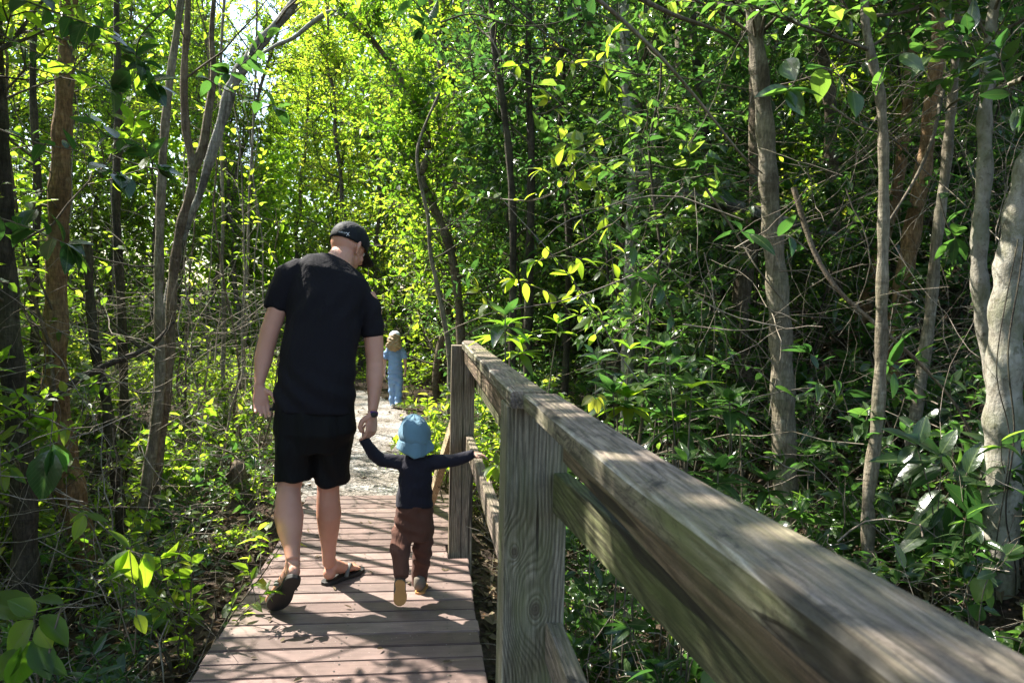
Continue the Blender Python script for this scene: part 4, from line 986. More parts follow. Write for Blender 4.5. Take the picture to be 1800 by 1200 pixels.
# arching pale limb with its tree behind the man
re, TE = px_tree('tree', [(600, 25), (630, 48), (662, 80), (712, 150), (745, 215), (752, 270), (741, 312), (760, 360), (782, 410), (800, 480), (810, 600)], 8.6, 15, M['bark_brown'], 'pale grey crooked tree arching over the path beyond the railing end', 'tree', crown=CR(80, 1.3, .085, .05, (.05, .7)), top=0, r_top=.45)
twigs_px(re, 'limb', [[(640, 55), (610, 30), (582, 22), (552, 38), (516, 67), (485, 80), (440, 108)]], 8.6, .042, M['bark_grey'])
# right side
px_tree('tree', [(1322, -10), (1330, 80), (1343, 200), (1350, 300), (1357, 400), (1366, 500), (1373, 600), (1376, 700), (1379, 800), (1382, 905)], 4.3, 44, M['bark_tan'], 'tan trunk with brown upper bark crossing in front of the grey fallen log', 'tree', crown=CG(26, 1.6, .09, .74), top=2.4)
px_tree('tree', [(1520, -10), (1530, 90), (1546, 160), (1553, 260), (1553, 400), (1550, 520), (1549, 620), (1541, 750), (1527, 870), (1524, 990)], 3.3, 24, M['bark_tan'], 'slim straight tan sapling trunk standing in front of the golden trunks', 'tree', crown=CG(18, 1.2, .095, .74), top=1.6)
px_tree('tree', [(1690, -20), (1682, 80), (1672, 190), (1662, 300), (1646, 430), (1634, 560), (1616, 690), (1600, 800), (1585, 1010)], 4.0, 22, M['bark_tan'], 'thin tan trunk leaning right between the golden trunk and the grey trunks', 'tree', crown=CG(18, 1.3, .095, .74), top=1.8)
px_tree('tree', [(1650, 40), (1640, 160), (1626, 280), (1604, 400), (1588, 500), (1574, 600), (1568, 740), (1560, 900)], 5.3, 36, M['bark_gold'], 'golden brown trunk with patches of sun behind the slim sapling', 'tree', crown=CG(24, 1.6, .08, .74), top=2.4)
px_tree('tree', [(1606, 20), (1598, 150), (1582, 300), (1560, 400), (1525, 520), (1502, 620), (1494, 740), (1500, 880)], 5.9, 26, M['bark_gold'], 'narrower golden brown trunk curving up from left of the slim sapling', 'tree', crown=CG(20, 1.6, .08, .74), top=2.2)
px_tree('tree', [(1436, -10), (1444, 80), (1458, 170), (1462, 300), (1466, 450), (1470, 600), (1476, 760)], 6.6, 26, M['bark_brown'], 'brown trunk far back on the bank between the tan trunk and the slim sapling', 'tree', crown=CG(22, 1.7, .08, .5, (.0, .74)), top=2.2)
px_tree('tree', [(1748, 10), (1742, 110), (1731, 200), (1731, 300), (1721, 430), (1724, 520), (1738, 610), (1752, 720)], 3.15, 32, M['bark_mottled'], 'light grey trunk curving up beside the thickest grey trunk at the right', 'tree', crown=CG(20, 1.3, .1, .74), top=1.8)
rr, TR = px_tree('tree', [(1840, 200), (1808, 300), (1788, 400), (1774, 500), (1768, 600), (1764, 720), (1761, 850), (1761, 1120)], 2.95, 64, M['bark_mottled'], 'thickest grey trunk at the right edge with thin vine strands on its bark', 'tree', crown=CG(20, 1.3, .1, .74), top=1.8, r_top=.6)
b = MB(); Pv = smooth_path([at(1812, 330, 2.86), at(1793, 480, 2.86), at(1772, 620, 2.85), at(1783, 760, 2.85), at(1768, 900, 2.85), at(1786, 1010, 2.85), at(1775, 1130, 2.85)], 40)
b.tubes((Pv-np.array(tuple(rr.location)))[None], np.full((1, 40), .0035), 5); 
Pv = smooth_path([at(1790, 420, 2.87), at(1752, 640, 2.86), at(1775, 780, 2.85), at(1749, 980, 2.86), at(1755, 1130, 2.86)], 40)
b.tubes((Pv-np.array(tuple(rr.location)))[None], np.full((1, 40), .0025), 5); b.build('vine', M['bark_dark'], rr)
ds = tag(empty('leaning_branch', tuple(at(1725, 805, 3.4))), 'thin bare branch slanting down from the tan trunk to the thick grey trunk', 'branch')
twigs_px(ds, 'wood', [[(1395, 330, 3.9), (1430, 440, 3.8), (1475, 512, 3.7), (1542, 572, 3.6), (1620, 642, 3.5), (1680, 712, 3.4), (1728, 806, 3.35)]], 3.5, .016, M['bark_brown'])
for i, (pts, Y, r) in enumerate([
    ([(1040, -10, 3.6), (1110, 50, 3.6), (1172, 112, 3.6), (1232, 182, 3.7), (1300, 268, 3.8), (1340, 305, 4.1)], 3.7, .012),
    ([(1110, -10, 3.8), (1180, 25, 3.8), (1236, 45, 3.9), (1282, 64, 4.0), (1312, 92, 4.2)], 3.9, .014),
    ([(1800, 138, 2.6), (1745, 160, 2.9), (1680, 178, 3.2), (1655, 205, 3.6)], 3, .011),
    ([(1660, 140, 3.6), (1640, 240, 3.4), (1608, 315, 3.4), (1555, 400, 3.3)], 3.4, .012),
    ([(1460, 185, 3.6), (1510, 220, 3.6), (1570, 245, 3.8), (1625, 300, 3.9), (1680, 345, 3.8), (1760, 425, 3.1)], 3.6, .006),
    ([(1240, 330, 4.4), (1300, 420, 4.4), (1330, 470, 4.3), (1385, 540, 4.2)], 4.3, .009),
    ([(1200, 570, 3.9), (1280, 580, 3.8), (1340, 578, 3.8), (1372, 565, 4.2)], 3.9, .005),
    ([(880, -10, 4.6), (960, 60, 4.6), (1030, 110, 4.6), (1110, 130, 4.5), (1190, 135, 4.5), (1330, 160, 4.4)], 4.6, .007),
    ([(860, 60, 4.8), (900, 130, 4.8), (960, 160, 4.8), (1000, 200, 4.7)], 4.8, .005),
    ([(775, 40, 4.5), (830, 25, 4.4), (900, 45, 4.2), (980, 40, 4.1), (1040, 10, 4.0)], 4.5, .006),
    ([(880, 350, 4.4), (940, 352, 4.2), (985, 330, 4.1), (1010, 290, 4.0), (1060, 248, 3.9), (1105, 235, 3.9)], 4.4, .0045)]):
    o = tag(empty('hanging_vine' if i > 4 else 'bare_branch', tuple(at(*pts[-1]))), ['long pale bare branch slanting from the top edge down to the tan trunk', 'short brown bare branch joining the tan trunk at the top edge', 'pale bare branch reaching in from the right edge across the grey trunks', 'bare branch forking off the slim sapling to the upper right', 'thin pale twig sagging from the slim sapling towards the grey trunks', 'thin vine draped in front of the tan trunk below the fallen log', 'pale bare twig sticking out level to the left of the tan trunk', 'thin level vine strung high across the middle of the thicket', 'short thin vine hanging high over the middle of the thicket', 'thin dark vine arching along the top edge above the railing end', 'thin vine tip curling left out of the sunlit shrub'][i], 'vine' if i > 4 else 'branch')
    twigs_px(o, 'wood', [pts], Y, r, M['stick'] if i % 2 == 0 else M['twig'])
# dark thin trunks in the thicket above the railing
for i, (pts, Y, w, lb) in enumerate([
    ([(862, -10), (868, 80), (884, 180), (897, 300), (902, 460)], 6.6, 13, 'thin dark trunk above the railing end, leftmost of the dark trunks there'),
    ([(930, -10), (928, 120), (934, 260), (932, 400), (930, 520)], 7.0, 15, 'straight dark trunk just right of the leftmost dark trunk in the thicket'),
    ([(1098, -10), (1100, 120), (1106, 200), (1112, 330)], 6.2, 22, 'pale patched trunk half hidden behind the sunlit leaves above the fallen log'),
    ([(985, 40), (990, 150), (984, 260), (1000, 420)], 7.6, 12, 'faint dark trunk deep in the thicket between the dark trunks and the pale one'),
    ([(752, 380), (756, 440), (768, 500), (780, 560), (790, 640)], 7.2, 9, 'thin grey stem leaning right just past the end of the railing'),
    ([(1215, -10), (1222, 90), (1238, 220), (1250, 330), (1262, 470)], 6.9, 18, 'dark trunk behind the long bare branch, left of the tan trunk'),
    ([(205, 60), (208, 200), (204, 360), (212, 520), (218, 700)], 6.4, 15, 'thin dark trunk between the orange brown trunk and the close pair'),
    ([(60, -10), (58, 160), (66, 330), (60, 520), (68, 760)], 6.0, 14, 'thin dark trunk between the border trunk and the orange brown trunk'),
    ([(392, 380), (390, 470), (394, 560), (392, 660), (396, 760)], 8.0, 8, 'slim far trunk standing in bright foliage left of the man'),
    ([(438, 360), (436, 450), (430, 560), (428, 680)], 9.5, 6, 'slimmest far trunk in bright foliage next to the man')]):
    px_tree('tree', pts, Y, w, M['bark_tan'] if i in (8, 9, 4) else M['bark_dark'] if i != 2 else M['bark_grey'], lb, 'tree', crown=(CG if pts[0][0] > 600 else CR)(20, 1.3, .075, .4, (.0, .7), 7, 8), top=2.0 if pts[0][1] < 100 else 1.2 if i == 4 else 3.6)

# fallen grey log on the bank
lg = tag(empty('fallen_log', tuple(at(1180, 330, 5.2))), 'weathered grey fallen log lying across the bank behind the tan trunk', 'log')
P = smooth_path([at(1108, 306, 5.4), at(1150, 318, 5.45), at(1210, 338, 5.5), at(1290, 362, 5.7), at(1380, 392, 5.9), at(1470, 415, 6.1), at(1560, 440, 6.3)], 40)
b = MB(); bumpy_tube(b, rv, P-np.array(tuple(lg.location)), (.045+.014*np.sin(np.linspace(0, 5, 40)))*np.minimum(1, .35+np.linspace(0, 1, 40)*6), 14, 0, .35); b.build('wood', M['bark_char'], lg)

# --- scattered growth ------------------------------------------------
rs = random.Random(5); LT, RT = [], []
def free(x, y, m=.25):
    if 5.4 < y < 11 and -.95 < x+.045*y < .62: return False
    return not (-.85-m < x < .5+m and -2 < y < 5.4) and not (y >= 5.2 and y < 13 and abs(x-path_x(y)) < path_w(y)+m*.6)
saps = [t_sapling(40+i, H, .078+.012*(i % 3), 34, .8, 7, 8, (.1, .95), r=.013) for i, H in enumerate((2.4, 3.0, 3.6, 4.2))]
n_ = 0
for k in range(1800):
    x = rs.uniform(-6.5, -1.3); y = rs.uniform(3.0, 11)
    if not free(x, y, .5) or (x > -1.9 and y < 5): continue
    i = rs.randrange(4); H = (2.4, 3.0, 3.6, 4.2)[i]; s = rs.uniform(.75, 1.15)
    if blocks(x, y, H*s, .5): continue
    if any((x-a)**2+(y-c)**2 < .3 for a, c in LT): continue
    LT.append((x, y)); place(saps[i], x, y, 'thin leafy sapling in the backlit thicket left of the boardwalk', 'sapling', 'saplings in the left thicket', s, rg_=rs); n_ += 1
    if n_ >= 80: break
def t_pole(seed, H):
    rng = np.random.default_rng(seed); root = empty('bare_sapling'); tp = trunk_poly(rng, (0, 0, -.05), H, (rng.normal(0, .12), rng.normal(0, .12)), 14, .07)
    b = MB(); b.tubes(tp[None], (.011*np.linspace(1, .35, 14))[None], 6, 0)
    n = 16; o, _ = along(tp[None], rng.uniform(.1, .95, (1, n))); B = grow_polys(rng, o[0], rng.normal(0, 1, (n, 3))*[1, 1, .5]+[0, 0, .4], rng.uniform(.2, .8, n), 7, .2, .03)
    b.tubes(B, .0035*np.linspace(1, .3, 7)[None].repeat(n, 0), 4, 0); b.build('stem', M['stick'] if seed % 2 else M['bark_brown'], root)
    b = MB(); leaves_on(b, rng, B, 4, .07, .5, 1, 0, .4, 1, 60, (.3, .9)); b.build('foliage', TM, root); return root
poles = [t_pole(30+i, H) for i, H in enumerate((2.6, 3.4, 4.3, 5.0))]; n_ = 0
for k in range(300):
    x = rs.uniform(-4.2, -1.25); y = rs.uniform(3.4, 9.5)
    if not free(x, y, .3): continue
    place(poles[rs.randrange(4)], x, y, 'slender nearly leafless sapling standing among the shrubs left of the boardwalk', 'sapling', 'slender bare saplings on the left', rs.uniform(.8, 1.2), rg_=rs); n_ += 1
    if n_ >= 30: break
low = [t_shrub(60+i, H, 10, .085, .5, 1, 10, (.15, .85), .6, TM) for i, H in enumerate((.7, 1.0, 1.4))]
n_ = 0; LS = []
for k in range(1200):
    x = rs.uniform(-7, -1.2) if k % 4 else rs.uniform(-8, 2); y = rs.uniform(3.6, 13) if k % 4 else rs.uniform(11, 19)
    if not free(x, y, .45): continue
    if y < 5.5 and x > -2.6: continue
    i = rs.randrange(3)
    if blocks(x, y, 1.2, .3, .5): i = 0
    if any((x-a)**2+(y-c)**2 < .4 for a, c in LS): continue
    LS.append((x, y)); place(low[i], x, y, 'bushy bright green shrub in the thicket left of the path', 'shrub', 'shrubs in the left thicket', rs.uniform(.8, 1.2), rg_=rs); n_ += 1
    if n_ >= 135: break
edge = [t_shrub(75+i, H, 12, .085, .48, 1, 11, (.3, .92), .5, TM) for i, H in enumerate((.9, 1.25))]
for k in range(6):
    y = 5.35+k*.24; x = path_x(y)+path_w(y)+rs.uniform(.08, .22)+.012*k+(k % 2)*.3
    place(edge[k % 2], x, y, 'sunlit yellow green shrub crowding the right edge of the path past the railing', 'shrub', 'sunlit shrubs at the path edge', rs.uniform(.75, 1.0), rg_=rs)
n_ = 0; lf = [t_shrub(170+i, H, 9, L, wr, 1, 7, (.15, .9), .6, GM if i == 1 else TM, .1, .35, 2) for i, (H, L, wr) in enumerate(((.6, .085, .46), (.45, .10, .42), (.8, .09, .5)))]; LF = []
for k in range(700):
    x = rs.uniform(-4.2, -1.05); y = rs.uniform(2.2, 5.8)
    if not free(x, y, .22) or any((x-a)**2+(y-c)**2 < .14 for a, c in LF): continue
    LF.append((x, y)); place(lf[rs.randrange(3)], x, y, 'low leafy undergrowth shrub between the trunks left of the boardwalk', 'shrub', 'low shrubs left of the boardwalk', rs.uniform(.45, .95) if x > -2 else rs.uniform(.6, 1.2), rg_=rs); n_ += 1
    if n_ >= 42: break
bank = [t_shrub(80+i, H, st, L, Wd, 1, 11, (.1, 1.0), .6, GM, .2) for i, (H, st, L, Wd) in enumerate(((1.2, 12, .14, .34), (1.5, 13, .115, .42), (.9, 11, .15, .32), (1.7, 12, .10, .5)))]
bigl = [t_shrub(95+i, H, 8, L, wr, 2, 6, (.0, .8), sp, GM, .1, .4, 2) for i, (H, L, wr, sp) in enumerate(((1.0, .17, .38, .5), (1.4, .15, .44, .4), (.8, .14, .30, .7), (1.2, .19, .36, .4)))]
n_ = 0; BS = []
for k in range(1500):
    x = rs.uniform(.75, 7.5); y = rs.uniform(1.5, 12)
    if not free(x, y, .35): continue
    if x < 1.25 and y < 3.4: continue
    i = rs.randrange(4); dmin = .26 if y < 7 else .4
    front = x/y > .40 and y < 5.2
    if any((x-a)**2+(y-c)**2 < dmin for a, c in BS): continue
    BS.append((x, y)); big = y < 6.5 and rs.random() < .72
    place(bigl[i] if big else bank[i], x, y, 'large leaved dark green shrub on the bank right of the railing' if big else 'glossy dark green shrub on the bank right of the railing', 'shrub', 'large leaved shrubs on the right bank' if big else 'shrubs on the right bank', rs.uniform(.5, .8) if front else rs.uniform(.7, 1.05) if x < 3 else rs.uniform(.8, 1.3), rg_=rs); n_ += 1
    if n_ >= 190: break
n_ = 0; NF = []; nearl = [t_shrub(180+i, H, 8, L, wr, 2, 6, (.0, .7), .7, GM, .15, .35, 2) for i, (H, L, wr) in enumerate(((.7, .12, .36), (.6, .10, .5), (.8, .14, .34)))]
for k in range(600):
    x = rs.uniform(.78, 3.2); y = rs.uniform(.9, 4.6)
    if x/y < .2 or any((x-a)**2+(y-c)**2 < .13 for a, c in NF): continue
    NF.append((x, y)); place(nearl[rs.randrange(3)], x, y, 'low glossy undergrowth shrub in the hollow right beneath the handrail', 'shrub', 'low shrubs beneath the handrail', rs.uniform(.6, 1.0), rg_=rs); n_ += 1
    if n_ >= 44: break
bsap = [t_sapling(120+i, H, .105, 28, .75, 6, 8, (.0, .95), TM if i == 1 else GM, r=.014, t0=.3) for i, H in enumerate((2.6, 3.4, 4.4))]
n_ = 0
for k in range(600):
    x = rs.uniform(1.2, 7.5); y = rs.uniform(3.2, 11.5)
    if not free(x, y, .5): continue
    if y < 5.6 and x/y > .36: continue
    if any((x-a)**2+(y-c)**2 < .55 for a, c in RT): continue
    RT.append((x, y)); place(bsap[rs.randrange(3)], x, y, 'thin stemmed leafy sapling on the right bank', 'sapling', 'saplings on the right bank', rs.uniform(.8, 1.2), rg_=rs); n_ += 1
    if n_ >= 46: break
# taller trees beyond
tall = [t_tree(140+i, H, 62 if i % 2 == 0 else 84, 1.8, .11, 11, 9, tint, t0=.06, detail=0, mats=TM if i % 2 == 0 else GM) for i, (H, tint) in enumerate(((6.5, (.3, 1.0)), (7.5, (.2, .95)), (8.5, (.3, 1.0)), (7.0, (.0, .9))))]
n_ = 0; TT = []
for k in range(2000):
    y = rs.uniform(8.5, 21); x = rs.uniform(-13, 15)
    if abs(x-path_x(y)) < 1.4 and y < 13.5: continue
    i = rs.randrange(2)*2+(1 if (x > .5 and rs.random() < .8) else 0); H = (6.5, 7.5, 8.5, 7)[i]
    th = math.atan2(x, y)
    if -.26 < th < -.20 and y < 12: continue
    if -.46 < th < .0 and y < 15 and rs.random() < .5: continue
    if x < 0 and blocks(x, y, H, 1.2, .4 if x > -4.5 else .75): continue
    if any((x-a)**2+(y-c)**2 < 1.3 for a, c in TT): continue
    TT.append((x, y)); place(tall[i], x, y, 'leafy tree in the woodland beyond the thicket', 'tree', 'trees in the woodland behind', rs.uniform(.8, 1.15), rg_=rs); n_ += 1
    if n_ >= 120: break
# seedlings along the edges
sd = [t_seedling(200+i, H, L, n, 1, GM if i % 2 else TM) for i, (H, L, n) in enumerate(((.2, .06, 3), (.28, .08, 4), (.16, .05, 4), (.35, .09, 3)))]
n_ = 0
for k in range(900):
    if rs.random() < .6: x = rs.uniform(-3.6, -1.0); y = rs.uniform(1.9, 8)
    else: x = rs.uniform(.5, 1.8); y = rs.uniform(1.6, 8)
    if not free(x, y, .12): continue
    place(sd[rs.randrange(4)], x, y, 'small green seedling growing in the leaf litter beside the walk', 'seedling', 'seedlings along the walk', rs.uniform(.7, 1.3), rg_=rs); n_ += 1
    if n_ >= 230: break
# --- stuff: litter, dead twigs, far woods ----------------------------
rn = np.random.default_rng(21)
def scatter(n, x0, x1, y0, y1):
    x = rn.uniform(x0, x1, n); y = rn.uniform(y0, y1, n); return x, y
x, y = [np.concatenate(a) for a in zip(scatter(9000, -5, -.8, 1.2, 8), scatter(9000, .2, 4, .8, 9), scatter(6000, -8, 8, 5, 14))]
d = np.abs(x-path_x(y))-path_w(y); k = ((x < -.86) | (x > .25) | (y > 5.45)) & ((y < 5.4) | (d > -.12) | (rn.random(len(x)) < .12)); x, y = x[k], y[k]
z = ground(x, y)+rn.uniform(.004, .03, len(x)); n = len(x); a = rn.uniform(0, 6.28, n)
A = np.stack([np.cos(a), np.sin(a), rn.normal(0, .2, n)], -1); N = np.stack([rn.normal(0, .4, n), rn.normal(0, .4, n), np.ones(n)], -1)
b = MB(); b.leaves(np.stack([x, y, z], -1), A, N, rn.uniform(.04, .10, n), rn.uniform(.02, .045, n), rn.random(n)**1.2, 1, 0, .3, .5, rn)
m = 34; a = rn.uniform(0, 6.28, m); b.leaves(np.stack([rn.uniform(-.82, .2, m), rn.uniform(1.8, 5.3, m), rn.uniform(.003, .008, m)], -1), np.stack([np.cos(a), np.sin(a), rn.normal(0, .1, m)], -1), np.stack([rn.normal(0, .2, m), rn.normal(0, .2, m), np.ones(m)], -1), rn.uniform(.02, .05, m), rn.uniform(.01, .022, m), rn.random(m)*.8+.2, 1, 0, -.2, .5, rn)
tag(b.build('leaf_litter', M['litter']), 'brown dry leaf litter covering the forest floor', 'leaf litter', kind='stuff')
b = MB(); n = 5200; x = np.concatenate([rn.uniform(-4.5, -1.0, n//3), rn.uniform(.45, 6.5, n-n//3)]); y = rn.uniform(1.8, 9, n)
k = ((y < 5.2) | (np.abs(x-path_x(y))-path_w(y) > .15)); x, y = x[k], y[k]; n = len(x)
P = grow_polys(rn, np.stack([x, y, ground(x, y)+rn.uniform(0, .35, n)**1.0*np.where(x > 1.2, 1.6, 1)], -1), rn.normal(0, 1, (n, 3))*[1, 1, .55]+[0, 0, .25], rn.uniform(.12, .7, n), 7, .24, -.02)
b.tubes(P, (.0012+.004*rn.random(n)**2.5)[:, None]*np.linspace(1, .4, 7)[None], 4)
n = 1500; x = rn.uniform(1.0, 5.5, n); y = x/rn.uniform(.28, .85, n); k = (y > 3.4) & (y < 8); x, y = x[k], y[k]; n = len(x)
P = grow_polys(rn, np.stack([x, y, ground(x, y)+rn.uniform(.2, 2.9, n)], -1), rn.normal(0, 1, (n, 3))*[1, .7, .9], rn.uniform(.3, 1.5, n), 9, .16, -.035)
b.tubes(P, (.0012+.0035*rn.random(n)**2)[:, None]*np.linspace(1, .4, 9)[None], 4)
n = 1300; x = rn.uniform(-4.2, -1.05, n); y = rn.uniform(2.6, 8, n); P = grow_polys(rn, np.stack([x, y, ground(x, y)+rn.uniform(.0, 1.7, n)], -1), rn.normal(0, 1, (n, 3))*[1, .7, .9], rn.uniform(.2, 1.0, n), 9, .2, -.03)
b.tubes(P, (.001+.003*rn.random(n)**2)[:, None]*np.linspace(1, .4, 9)[None], 4)
tag(b.build('dead_twigs', M['stick']), 'tangle of dry dead twigs across the forest floor and bank', 'dead twigs', kind='stuff')
b = MB(); n = 104000; a = rn.uniform(-1.15, 1.25, n); a[60000:] = rn.uniform(-.62, .12, n-60000); r = rn.uniform(22, 34, n); x = np.sin(a)*r; y = np.cos(a)*r
top = 13.5+1.6*np.sin(a*9)+1.2*np.sin(a*23+1)-8.5*np.exp(-((a+.235)/.05)**2)-3*np.exp(-((a+.36)/.02)**2); z = ground(x, y)+rn.random(n)**.8*top
A = rn.normal(0, 1, (n, 3)); N = rn.normal(0, .6, (n, 3))+[0, 0, .7]; cl = .5+.5*np.sin(a*31+z*2.1)*np.sin(z*1.7+r)
b.leaves(np.stack([x, y, z], -1), A, N, rn.uniform(.16, .34, n), rn.uniform(.10, .2, n), np.clip(cl*.8+rn.normal(0, .12, n), 0, 1), 0)
tag(b.build('far_woods', M['leaf']), 'distant mass of green foliage closing the view behind the trees', 'woods', kind='stuff')
# overhead canopy, mostly unseen, added for dappled shade; crowns thinned to let sun through
for i, (x, y, H, rch) in enumerate(((-3.6, 3.6, 6.2, 2.0), (-4.6, 5.6, 7.0, 2.2), (-5.6, 7.6, 7.0, 2.2), (-2.6, 1.6, 5.6, 1.8), (1.9, 7.4, 8.5, 3.0), (3.6, 3.6, 7.0, 2.4), (-2.2, -.2, 5.6, 1.8), (-2.4, 2.5, 5.4, 1.9), (3.0, 9.0, 8.5, 2.8), (2.75, 6.05, 7.6, 3.3), (-1.9, 1.6, 5.2, 1.8))):
    rc = np.random.default_rng(300+i); root = tag(empty('canopy_tree', (x, y, gz(x, y))), ['tall tree left of the boardwalk whose crown closes overhead', 'tall tree behind the orange brown trunk', 'tall tree deep in the left thicket', 'tall tree left of the camera with overhanging boughs', 'tall tree on the bank with boughs over the path', 'tall tree high on the bank behind the tan trunk', 'tall tree behind the camera with overhanging boughs', 'unseen tall tree added left of the walk to shade the near handrail', 'tall tree far up the bank with boughs high over the walk', 'tall tree just beyond the railing whose boughs meet over the path', 'unseen tall tree added close by on the left to shade the planks near the camera'][i], 'tree')
    tp = trunk_poly(rc, (0, 0, -.1), H, (.04, 0), 16, .06); b = MB(); bumpy_tube(b, rc, smooth_path(tp, 40), .085*np.linspace(1, .3, 40), 10, 0); b.build('trunk', M['bark_brown'], root)
    kf = keepfn(rc, .12, .97); off = np.array([x, y, gz(x, y)])
    b = MB(); limbs(b, rc, tp, .45, 1, 80 if i in (3, 6, 7, 9, 10) else 44, rch, .09, .5, 1, 10, 9, (.1, .9), .04, (-.1, .8), .028, keep=lambda P: kf(P+off), twl=.5, taper=.2); b.build('crown', TM, root)
# --- plants close to the camera, leaf by leaf ------------------------
def near_plant(name, label, cat, Y, stems, lvs, mat=None, rad=.003, group=None, base=None, W_=.5, droop=.15):
    """stems: picture polylines; lvs: (px0, py0, px1, py1, width ratio, tint[, dY]) from leaf base to tip"""
    root = tag(empty(name, tuple(base if base is not None else at(*stems[0][-1][:2], Y))), label, cat, group); o = np.array(tuple(root.location))
    b = MB()
    for s_ in stems:
        P = smooth_path([at(q[0], q[1], q[2] if len(q) > 2 else Y) for q in s_], 16); b.tubes((P-o)[None], (rad*np.linspace(.6, 1, 16))[None], 6, 0)
    b.build('stem', M['twig'], root)
    r_ = np.random.default_rng(int(abs(lvs[0][0]*7+lvs[0][1]))); P0, A, N, L, Wd, T = [], [], [], [], [], []
    for l in lvs:
        dY = l[6] if len(l) > 6 else r_.uniform(-.03, .03)
        a = at(l[0], l[1], Y); e = at(l[2], l[3], Y+dY); d = e-a
        n = (CAM-a).normalized()*.55+Vector((0, 0, .75))+Vector(tuple(r_.normal(0, .22, 3)))
        P0.append(tuple(a)); A.append(tuple(d)); N.append(tuple(n)); L.append(d.length); Wd.append(d.length*l[4]); T.append(l[5])
    b = MB(); b.leaves(np.array(P0)-o, np.array(A), np.array(N), np.array(L), np.array(Wd), np.array(T), 2, 0, droop, .25, r_)
    b.build('leaves', mat or M['gloss'], root); return root
def gbase(px, py, Y):
    p = at(px, py, Y); p.z = gz(p.x, p.y); return p
near_plant('large_leaved_plant', 'plant with broad bright green leaves filling the bottom left corner', 'plant', 2.1,
    [[(60, 1080), (62, 1150), (70, 1230)], [(110, 1060), (90, 1130), (72, 1230)]],
    [(60, 1090, 0, 1160, .6, .45), (62, 1085, -50, 1040, .55, .4), (62, 1080, 15, 1050, .7, .8), (66, 1075, 118, 1062, .5, .35), (70, 1082, 124, 1130, .55, .3), (60, 1120, 88, 1195, .55, .2), (50, 1125, 20, 1215, .55, .15),
     (68, 1100, 90, 1140, .7, .9), (40, 1140, -20, 1200, .5, .3), (112, 1060, 60, 1046, .45, .35), (60, 1150, 120, 1180, .45, .1)], M['leaf'], .004)
near_plant('hanging_leaves', 'pair of large dark green leaves hanging in front of the orange brown trunk', 'leafy twig', 2.9,
    [[(97, 700), (92, 745), (88, 785)]], [(90, 783, 62, 850, .62, .15), (92, 785, 104, 850, .68, .2), (88, 790, 68, 882, .6, .05, -.05), (93, 780, 122, 830, .3, .6)], M['gloss'], .002)
near_plant('young_plant', 'young plant with one upright bright leaf on the forest floor left of the boardwalk', 'plant', 2.7,
    [[(228, 968), (232, 1010), (240, 1070), (236, 1150)], [(228, 968), (250, 975), (262, 985)], [(150, 905), (175, 960), (236, 1150)]],
    [(228, 966, 226, 1034, .52, .66), (226, 968, 200, 1010, .42, .3), (252, 975, 262, 1040, .4, .5), (254, 972, 272, 1004, .5, .55), (226, 966, 170, 1000, .3, .15), (228, 962, 190, 930, .3, .4),
     (150, 905, 128, 950, .5, .6), (152, 903, 190, 915, .3, .2), (150, 900, 128, 912, .4, .7), (232, 1000, 180, 1020, .3, .1), (236, 1020, 280, 1050, .35, .25), (238, 1080, 258, 1112, .6, .75), (158, 930, 100, 960, .3, .1)], M['leaf'], .0025)
near_plant('broad_leaved_shrub', 'shrub with large glossy dark leaves between the leaning tan trunk and the thick grey trunk', 'shrub', 3.0,
    [[(1655, 800), (1650, 880), (1640, 980), (1640, 1080)], [(1700, 830), (1680, 900), (1640, 1080)], [(1610, 780), (1640, 900), (1640, 1080)]],
    [(1650, 800, 1560, 835, .36, .2), (1652, 798, 1600, 758, .4, .35), (1655, 796, 1680, 752, .5, .3), (1650, 805, 1690, 838, .5, .2), (1655, 820, 1598, 858, .42, .15), (1660, 850, 1720, 905, .42, .1), (1655, 860, 1600, 905, .4, .5),
     (1665, 840, 1735, 828, .42, .15), (1700, 830, 1752, 878, .4, .05), (1670, 880, 1680, 960, .4, .1), (1660, 885, 1585, 940, .4, .12), (1700, 850, 1745, 940, .36, .02), (1650, 900, 1612, 985, .4, .05), (1645, 810, 1530, 800, .3, .1),
     (1612, 782, 1548, 752, .42, .2), (1614, 780, 1628, 728, .5, .25), (1612, 784, 1575, 812, .5, .2), (1700, 832, 1722, 772, .5, .3), (1690, 870, 1760, 920, .4, .1), (1640, 925, 1570, 975, .4, .1), (1650, 930, 1700, 1000, .4, .1)], M['gloss'], .004)
near_plant('climbing_plant', 'thin climber with round pale leaves at the foot of the thick grey trunk', 'plant', 2.2,
    [[(1790, 950), (1762, 990), (1735, 1020), (1722, 1080), (1715, 1180)]],
    [(1768, 975, 1798, 955, .7, .25), (1765, 985, 1800, 968, .7, .2), (1750, 1005, 1718, 1012, .6, .3), (1740, 1015, 1712, 1058, .75, .75), (1732, 1040, 1745, 1070, .8, .6), (1725, 1062, 1712, 1092, .85, .3), (1728, 1070, 1762, 1078, .7, .2), (1720, 1100, 1752, 1122, .6, .2), (1718, 1110, 1690, 1130, .6, .2)], M['gloss'], .0018)
near_plant('round_leaved_vine', 'vine with round pale green leaves showing just under the near handrail', 'vine', 1.5,
    [[(1250, 1175), (1285, 1190), (1330, 1215)]], [(1275, 1186, 1330, 1182, .75, .45), (1262, 1180, 1232, 1200, .75, .6), (1250, 1176, 1262, 1206, .8, .4), (1300, 1200, 1345, 1222, .7, .3)], M['leaf'], .0015)
